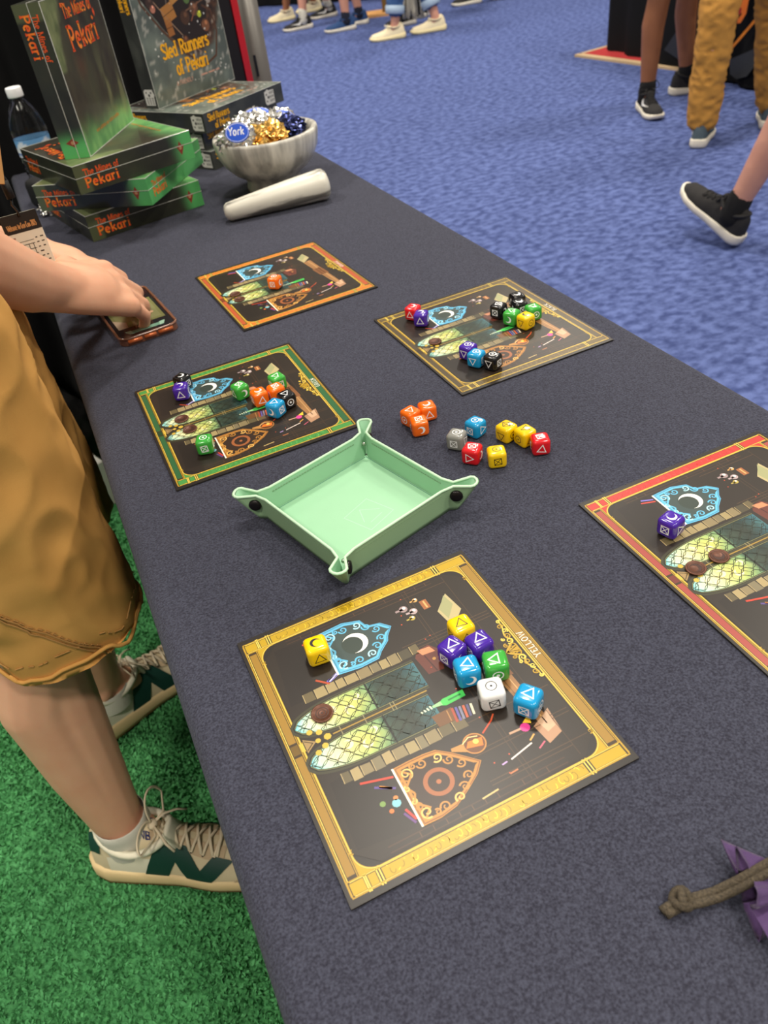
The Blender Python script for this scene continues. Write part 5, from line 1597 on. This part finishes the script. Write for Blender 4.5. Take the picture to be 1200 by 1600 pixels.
blend('hair', hr, .01, M_hair, pp, 2)
# socks, shoes
for Lg in (LR,):
    a = Vector(Lg['ank']); q = MB().lathe([(.041, -.05), (.0405, 0.0), (.0402, .014), (.0385, .016)], 24, cap=False); q.v = [p + a + Vector((.003, -.002, .002)) - P0 for p in q.v]; q.build('sock', M_sock, pp, True)
a = Vector(LL['ank']); q = MB().lathe([(.041, -.05), (.0405, -.012), (.039, -.010)], 24, cap=False); q.v = [p + a + Vector((.003, 0, .0)) - P0 for p in q.v]; q.build('sock', M_sock, pp, True)
make_shoe(pp, (-.274, .824, .011), -29, ST_NB, .305)
make_shoe(pp, (-.268, 1.065, .011), 24, ST_NB, .305)

# ---- badge on a lanyard
M_strap = mat('black_strap', (12, 12, 13), rough=0.7)
M_hook = mat('metal_hook', (70, 70, 72), rough=0.25, metal=1.0)
bd = thing('lanyard_badge', 'black and white badge card hanging on a black lanyard at the wrist of the person', 'badge', (-.026, 1.052, .924), rot=(R(-4), 0, R(3)))
bevel_box('card', (.0425, .0012, .10), .0005, mat('badge_card', (226, 220, 200), rough=.4), bd, (.0, 0, -.050), seg=1, smooth=False)
A = Art(dz=.00004); A.rect(-.02125, -.0215, .02125, 0, (28, 24, 20), 1)
A.text('Welcome to Gen Con 2025', 0, -.0172, .0062, .15, (196, 140, 84), 2, align='c', sx=.34, serif=False, gap=.2)
for i in range(5): A.stroke([(-.016 + .0052 * i, -.036), (-.016 + .0052 * i, -.07)], .0008, (40, 38, 34), 1)
for i in range(6): A.stroke([(-.019, -.036 - .006 * i), (.007, -.036 - .006 * i)], .0007, (40, 38, 34), 1)
A.stroke([(-.018, -.032), (.007, -.032)], .0006, (90, 84, 70), 1)
rr = random.Random(2)
for r_ in range(8):
    for k in range(2):
        x = .0095 + .0055 * k
        if rr.random() < .85: A.stroke([(x, -.025 - .0055 * r_), (x + rr.uniform(.002, .0042), -.025 - .0055 * r_)], .0013, (60, 56, 48), 1)
for r_ in range(6): A.stroke([(.009, -.072 - .004 * r_), (.019, -.072 - .004 * r_)], .0013, (70, 66, 58), 1)
A.stroke([(-.018, -.0265), (-.012, -.0265)], .0016, (150, 100, 90), 1)
A.build('badge_print', M_lab, bd, Matrix.Translation((0, -.00075, 0)) @ Matrix.Rotation(Q, 4, 'X'))
MB().tube([(.001, -.0022, -.004), (.002, -.003, .003), (-.001, -.002, .010), (.002, 0, .022)], .0015, 8).build('hook', M_hook, bd, True)
sb = MB(); sb.tube([(.002, 0, .020), (-.002, -.003, .034), (-.010, -.008, .06), (-.06, -.04, .16), (-.16, -.11, .40)], .0055, 8, flat=.3); sb.tube([(.002, 0, .020), (.004, .006, .034), (-.004, .012, .06), (-.06, .01, .17), (-.17, -.07, .42)], .0055, 8, flat=.3)
sb.tube([(.001, -.001, .017), (.0, -.001, .036)], .005, 8)
sb.build('lanyard_strap', M_strap, bd, True)
M_rib = mat('tan_ribbon', (206, 156, 96), rough=.6)
bevel_box('badge_ribbon', (.040, .0022, .07), .0006, M_rib, bd, (-.010, -.02, .075), (R(-8), R(16), 0), seg=1, smooth=False)

# ---- people in the aisle
M_denim = mat('blue_denim', (58, 92, 140), rough=0.9, noise_amt=.5, noise_scale=20, col2=(40, 66, 108))
M_cuff = mat('denim_cuff', (160, 180, 200), rough=0.9)
M_dkshort = mat('dark_shorts', (28, 30, 40), rough=0.9)
M_greyshirt = mat('grey_shirt', (120, 120, 124), rough=0.9)
M_trouser = mat('mustard_trousers', (190, 136, 58), rough=0.85, noise_amt=.4, noise_scale=9, col2=(160, 110, 44))
M_blackcl = mat('black_trousers', (24, 22, 24), rough=0.9)
M_shoe_bk = mat('black_knit', (38, 36, 36), rough=0.85, noise_amt=.4, noise_scale=80, col2=(24, 24, 24))
M_shoe_wh = mat('white_sole', (226, 218, 200), rough=0.6)
M_shoe_nv = mat('navy_knit', (40, 70, 116), rough=0.85)
M_shoe_cr = mat('cream_canvas', (228, 214, 178), rough=0.8)
M_sole_cr = mat('ivory_sole', (232, 216, 168), rough=0.6)
M_shoe_sl = mat('slate_knit', (72, 86, 94), rough=0.85)
M_wht = mat('white_logo', (232, 230, 224), rough=0.5)
ST_BK = dict(sole=M_shoe_wh, upper=M_shoe_bk, lace=M_shoe_bk)
ST_SW = dict(sole=M_shoe_wh, upper=M_shoe_bk, swoosh=M_wht, lace=M_shoe_bk)
ST_CR = dict(sole=M_sole_cr, upper=M_shoe_cr)
ST_NV = dict(sole=M_shoe_wh, upper=M_shoe_nv)
ST_SL = dict(sole=M_shoe_wh, upper=M_shoe_sl)


def passer(label, feet, st, legwear, skin, sock=None, shirt=M_greyshirt, hip_dz=.0, hem=None, hipxy=None, face=None, L=.29, wr=.012, knees=None, leg_r=1.0, only=None):
    """feet: (heel x, y, z, heading, pitch); legwear: ('shorts', mat) or ('trousers', mat)"""
    hs = [Vector(f_[:3]) for f_ in feet]
    dirs = [Vector((math.cos(R(f_[3])) * math.cos(R(f_[4])), math.sin(R(f_[3])) * math.cos(R(f_[4])), math.sin(R(f_[4])))) for f_ in feet]
    c = (hs[0] + hs[1]) / 2
    hp = Vector(hipxy) if hipxy else Vector((c.x, c.y))
    if face is None: face = math.degrees(math.atan2(dirs[0].y + dirs[1].y, dirs[0].x + dirs[1].x))
    P = Vector((hp.x, hp.y, 0)); t = thing('person', label, 'person', tuple(P))
    fw = Vector((math.cos(R(face)), math.sin(R(face)), 0)); sd_ = Vector((-fw.y, fw.x, 0))
    pel = Vector((hp.x, hp.y, .96 + hip_dz))
    J = dict(face=face, pelvis=pel, chest=pel + Vector((0, 0, .32)) + fw * .01, neck=pel + Vector((0, 0, .52)) + fw * .01, head=pel + Vector((0, 0, .65)) + fw * .03)
    q = MB(); up_body(q, J, .95); legs = []
    order = sorted(range(2), key=lambda i: -(hs[i] - P).dot(sd_))          # left foot first
    for n_, i in enumerate(order):
        sg = 1 if n_ == 0 else -1
        up_ = Vector((0, 0, 1)) if abs(feet[i][4]) < 5 else (Vector((0, 0, 1)) - dirs[i] * math.sin(R(feet[i][4]))).normalized()
        ank = hs[i] + dirs[i] * .078 + up_ * .10; hip = pel + sd_ * sg * .085 - Vector((0, 0, .06))
        kn = Vector(knees[i]) if knees else (ank + hip) / 2 + fw * .035
        legs.append((hip, kn, ank, hs[i], dirs[i]))
        q.cap(hip, .088, kn, .056); q.cap(kn, .054, kn.lerp(ank, .3) - fw * .014, .056 * leg_r); q.cap(kn.lerp(ank, .3) - fw * .014, .056 * leg_r, ank, .036); q.cap(ank, .036, hs[i] + dirs[i] * .11 + up_ * .06, .03)
        sh_ = J['chest'] + sd_ * sg * .175 + Vector((0, 0, .085)); el = sh_ + Vector((0, 0, -.29)) + sd_ * sg * .04; wr_ = el + Vector((0, 0, -.2)) + fw * .15
        q.chain([(sh_, .052), (el, .041), (wr_, .028)]); hand(q, wr_, fw * .6 + Vector((0, 0, -.8)), -sd_ * sg + fw, 1.0, curl=(15, 35, 50))
    q.v = [p - P for p in q.v]; blend('body', q, wr, skin, t, 4)
    q = MB(); kind, mt_ = legwear
    q.ell(pel - Vector((0, 0, .01)), (.135, .18, .12), Matrix((fw, sd_, Vector((0, 0, 1)))).transposed())
    for hip, kn, ank, hh, dd in legs:
        if kind == 'shorts': q.cap(hip, .105, hip.lerp(kn, .80), .090)
        else:
            e = kn.lerp(ank, hem or .93); q.cap(hip, .105, kn, .082); q.cap(kn, .082, e, .072)
    q.v = [p - P for p in q.v]; lw = blend(kind, q, .010, mt_, t, 3, cloth_noise(.011, 12, hp.x, 2.2 if kind == 'trousers' else 1))
    if kind == 'trousers' and hem and hem < .9:
        for hip, kn, ank, hh, dd in legs:
            e = kn.lerp(ank, hem + .1); d_ = (ank - kn).normalized(); r_ = MB().tube([e - d_ * .062, e - d_ * .058, e - d_ * .004, e], [.072, .081, .081, .074], 20)
            r_.v = [p - P for p in r_.v]; r_.build('cuff', M_cuff, lw, True)
    q = MB(); up_body(q, dict(J, neck=J['chest'] + Vector((0, 0, .08)), head=J['chest']), 1.05)
    q.v = [p - P for p in q.v]; blend('shirt', q, .016, shirt, t, 3)
    hq = MB(); hq.ell(J['head'] + Vector((0, 0, .04)) - fw * .012 - P, (.104, .104, .09)); hq.build('hair', M_hair, t, True)
    for i, f_ in enumerate(feet):
        hip, kn, ank, hh, dd = [l for l in legs if (l[3] - hs[i]).length < 1e-6][0]
        if sock:
            d_ = (kn - ank).normalized(); k = MB().cap(ank - d_ * .03, .043, ank + d_ * (.03 if sock is not M_sock else .05), .041, 18); k.v = [p - P for p in k.v]; k.build('sock', sock, t, True)
        make_shoe(t, hs[i], f_[3], st, L, f_[4])
    return t


passer('person with bare tanned legs and black running shoes standing by the black draped table', [(3.085, 3.70, 0, -112, 0), (3.345, 3.78, 0, -20, 0)], ST_SW, ('shorts', M_dkshort), M_skin_dark, M_sock_blk, hip_dz=.02, hipxy=(3.17, 3.72), face=-70, L=.28)
passer('person in mustard trousers and slate shoes seen from behind at the right', [(2.80, 2.955, 0, 40, 0), (3.19, 2.93, 0, 46, 0)], ST_SL, ('trousers', M_trouser), M_skin_pink, hipxy=(3.01, 3.0), face=44, hem=.97, L=.28, knees=[(2.862, 2.985, .53), (3.165, 2.98, .50)])
passer('person walking away with one bare leg and a black shoe lifted at the toe', [(2.139, 2.015, .012, 97, 27), (2.55, 1.42, .05, 88, -14)], ST_BK, ('shorts', M_dkshort), M_skin_pink, M_sock_blk, hipxy=(2.40, 1.78), face=92, L=.29)
passer('person in rolled blue jeans and cream slip-on shoes in the aisle', [(3.33, 7.08, 0, 158, 0), (3.69, 7.02, 0, 160, 0)], ST_CR, ('trousers', M_denim), M_skin_pink, hem=.70, hipxy=(3.48, 7.2), face=160, L=.30)
passer('person in navy running shoes and navy socks in the aisle', [(3.27, 8.02, 0, 165, 0), (3.47, 8.17, 0, 150, 0)], ST_NV, ('shorts', M_dkshort), M_skin_pink, mat('navy_sock', (22, 26, 44), rough=.9), hipxy=(3.3, 8.2), face=155)
passer('person in black shoes with white socks at the far left of the aisle', [(3.06, 8.62, 0, 170, 0), (3.50, 9.05, 0, 170, 0)], ST_SW, ('shorts', M_dkshort), M_skin_pink, M_sock, hipxy=(3.2, 8.85), face=165)
passer('person in cream sneakers with brown legs behind the black shoes', [(3.16, 9.40, 0, 165, 0), (3.56, 9.62, 0, 165, 0)], ST_CR, ('shorts', M_dkshort), M_skin_dark, hipxy=(3.3, 9.5), face=165)
passer('person in black trousers behind the rolled jeans', [(3.70, 7.62, 0, 172, 0), (3.95, 7.85, 0, 170, 0)], ST_BK, ('trousers', M_blackcl), M_skin_pink, hipxy=(3.8, 7.8), face=165)

passer('person in black trousers farthest right of the group across the aisle', [(4.60, 7.98, 0, 165, 0), (4.98, 7.90, 0, 165, 0)], ST_BK, ('trousers', M_blackcl), M_skin_pink, hipxy=(4.75, 8.0), face=165)

# ---- tasselled bag beside the jeans
M_fringe = mat('cream_fringe', (206, 200, 182), rough=.9); M_fdark = mat('black_fringe', (26, 25, 25), rough=.9)
tg = thing('tassel_bag', 'black bag with cream tassels held low beside the rolled jeans', 'bag', (3.56, 7.32, .08))
q = MB(); q.ell((0, 0, .13), (.09, .05, .12)); blend('bag_body', q, .012, M_fdark, tg, 2)
rr = random.Random(6); q = MB(); q2 = MB()
for i in range(46):
    a = rr.uniform(0, 2 * PI); x, y = .085 * math.cos(a), .055 * math.sin(a)
    (q if i % 3 else q2).tube([(x * .6, y * .6, .22), (x * 1.1, y * 1.1, .18), (x * 1.3, y * 1.3, .09), (x * 1.35 + rr.uniform(-.01, .01), y * 1.3, rr.uniform(.0, .04))], .007, 5)
tag(q.build('tassels', M_fringe, tg, True), kind='stuff'); tag(q2.build('dark_tassels', M_fdark, tg, True), kind='stuff')
MB().tube([(-.05, 0, .22), (-.04, 0, .45), (0, 0, .56), (.04, 0, .45), (.05, 0, .22)], .008, 8).build('handle', M_fdark, tg, True)

# ---- tables along the aisle
M_cover = mat('black_table_cover', (15, 15, 17), rough=0.8, spec=.2, noise_amt=.5, noise_scale=5, col2=(7, 7, 8))


def skirt_table(name, label, a, b, depth, folds=True):
    """a, b: floor ends of the face we see; depth goes away from us (to the left of a->b is inside)"""
    a = Vector((a[0], a[1], 0)); b = Vector((b[0], b[1], 0)); e = (b - a).normalized(); nrm = Vector((-e.y, e.x, 0)); L_ = (b - a).length
    t = thing(name, label, 'table', tuple((a + b) / 2 + nrm * depth / 2), 0); C0 = t.location
    per = []
    for p0, p1 in ((a, b), (b, b + nrm * depth), (b + nrm * depth, a + nrm * depth), (a + nrm * depth, a)):
        k = max(6, int((p1 - p0).length * 16))
        for i in range(k):
            p = p0.lerp(p1, i / k); o_ = (p1 - p0).normalized(); per.append((p, Vector((o_.y, -o_.x, 0))))
    n_ = len(per); v = []; f = []
    for z, amp in ((.76, 0), (.745, .2), (.4, .7), (.012, 1)):
        for i, (p, o_) in enumerate(per): v.append(p + o_ * (.022 * amp * (1 + math.sin(i * 1.35 + 1.3 * math.sin(i * .31)))) + Vector((0, 0, z)) - C0)
    for k in range(3):
        for i in range(n_): f.append((k * n_ + i, (k + 1) * n_ + i, (k + 1) * n_ + (i + 1) % n_, k * n_ + (i + 1) % n_))
    f.append(tuple(range(n_)))
    mesh_obj('table_cover', v, f, M_cover, t, True)
    return t, C0, e, nrm


t, C0, e, nrm = skirt_table('exhibit_table', 'black draped table with grey and orange print behind the tanned legs', (3.88, 5.02), (3.55, 2.60), .75)
A = Art(dz=.0004)
def fp(y, z): return ((5.02 - y) * 1.009, z)
A.poly([fp(3.66, .06), fp(3.60, .045), fp(3.52, .07), fp(3.44, .16), (fp(3.42, .26)), fp(3.50, .2), fp(3.60, .16), fp(3.68, .13)], (52, 54, 56), 1)
A.poly([fp(3.9, .1), fp(3.8, .08), fp(3.74, .3), fp(3.8, .42)], (44, 46, 46), 1)
A.poly([fp(4.3, .1), fp(4.1, .06), fp(3.98, .14), fp(4.0, .2), fp(4.2, .2)], (36, 38, 40), 1)
A.stroke([fp(3.675, .185), fp(3.50, .345)], .016, (228, 132, 20), 2)
A.poly([fp(3.665, .56), fp(3.58, .56), fp(3.59, .42), fp(3.655, .42)], (232, 110, 16), 2)
A.poly([fp(3.655, .42), fp(3.59, .42), fp(3.596, .35), fp(3.63, .305), fp(3.66, .30), fp(3.655, .32), fp(3.63, .345), fp(3.66, .37)], (236, 120, 24), 2)
A.poly([fp(3.66, .375), fp(3.635, .37), fp(3.64, .345), fp(3.662, .335)], (170, 40, 16), 3)
A.stroke([fp(3.655, .42), fp(3.59, .42)], .006, (250, 160, 60), 3)
x_ax = e; Mf = Matrix((x_ax, Vector((0, 0, 1)), -nrm)).transposed().to_4x4(); Mf.translation = Vector((3.88, 5.02, 0)) - nrm * .05 - C0
A.build('printed_picture', M_lab, t, Mf)
M_mat = mat('red_carpet', (176, 42, 44), rough=0.95, noise_amt=.5, noise_scale=60, col2=(140, 30, 34)); M_bind = mat('beige_binding', (196, 168, 130), rough=0.9)
rm = thing('red_mat', 'red carpet mat with a beige edge under the black draped table', 'mat', (3.678, 5.06, 0), R(-84))
MB().box((.75, .55, .006), (1.5, 1.1, .012)).build('mat_pile', M_mat, rm)
MB().box((.75, -.012, .007), (1.55, .05, .014)).build('beige_edge', M_bind, rm); MB().box((-.012, .55, .007), (.03, 1.1, .014)).build('beige_edge', M_bind, rm)
skirt_table('exhibit_table', 'black draped table far across the aisle behind the walking people', (3.05, 11.3), (5.15, 8.25), .9)
# ---- wooden stand
M_wood = mat('olive_wood', (120, 92, 44), rough=.6, noise_amt=.5, noise_scale=12, col2=(86, 64, 30), stretch=(1, 1, .1)); M_ply = mat('plywood', (206, 152, 92), rough=.7)
ws = thing('wooden_stand', 'brown wooden post on a plywood base beside the rolled jeans', 'stand', (3.80, 8.50, 0), R(-30))
MB().box((0, 0, .012), (.5, .3, .024)).build('base', M_ply, ws)
MB().box((.05, 0, .52), (.13, .13, 1.0)).build('post', M_wood, ws)

# ---- clutter stored behind the person, by the drape
M_bagk = mat('dark_bag', (24, 22, 22), rough=.8, bump=.4, bump_scale=40, bump_dist=.01)
def lump(name, label, cat, loc, ells, m_, vox=.008, wr_=.012):
    q = MB()
    for c_, r_ in ells: q.ell(c_, r_)
    o_ = blend(name, q, vox, m_, None, 3, cloth_noise(wr_, 10, loc[0])); o_.location = loc
    return tag(o_, label, cat)
lump('duffel_bag', 'dark duffel bag on the floor behind the person by the drape', 'bag', (-.36, 2.02, .008), [((0, 0, .16), (.26, .15, .16)), ((.14, -.02, .14), (.16, .13, .14)), ((-.14, 0, .14), (.16, .14, .14))], M_bagk)
M_greyc = mat('grey_cloth', (92, 84, 74), rough=.9)
lump('folded_jacket', 'crumpled grey brown jacket on top of the dark duffel bag', 'jacket', (-.30, 1.98, .335), [((0, 0, .03), (.12, .08, .05)), ((.07, -.03, .03), (.07, .05, .045)), ((-.08, .02, .03), (.08, .05, .04))], M_greyc, .006, .014)
M_carton = mat('white_carton', (196, 194, 184), rough=.7)
wc = thing('carton', 'small white carton on the green carpet beside the table cloth', 'box', (-.128, 1.83, .008), R(20))
bevel_box('carton_body', (.07, .10, .13), .003, M_carton, wc, (0, 0, .065), seg=1, smooth=False)
MB().box((0, 0, .1305), (.068, .016, .001)).build('tape', M_lab if False else M_greyc, wc)
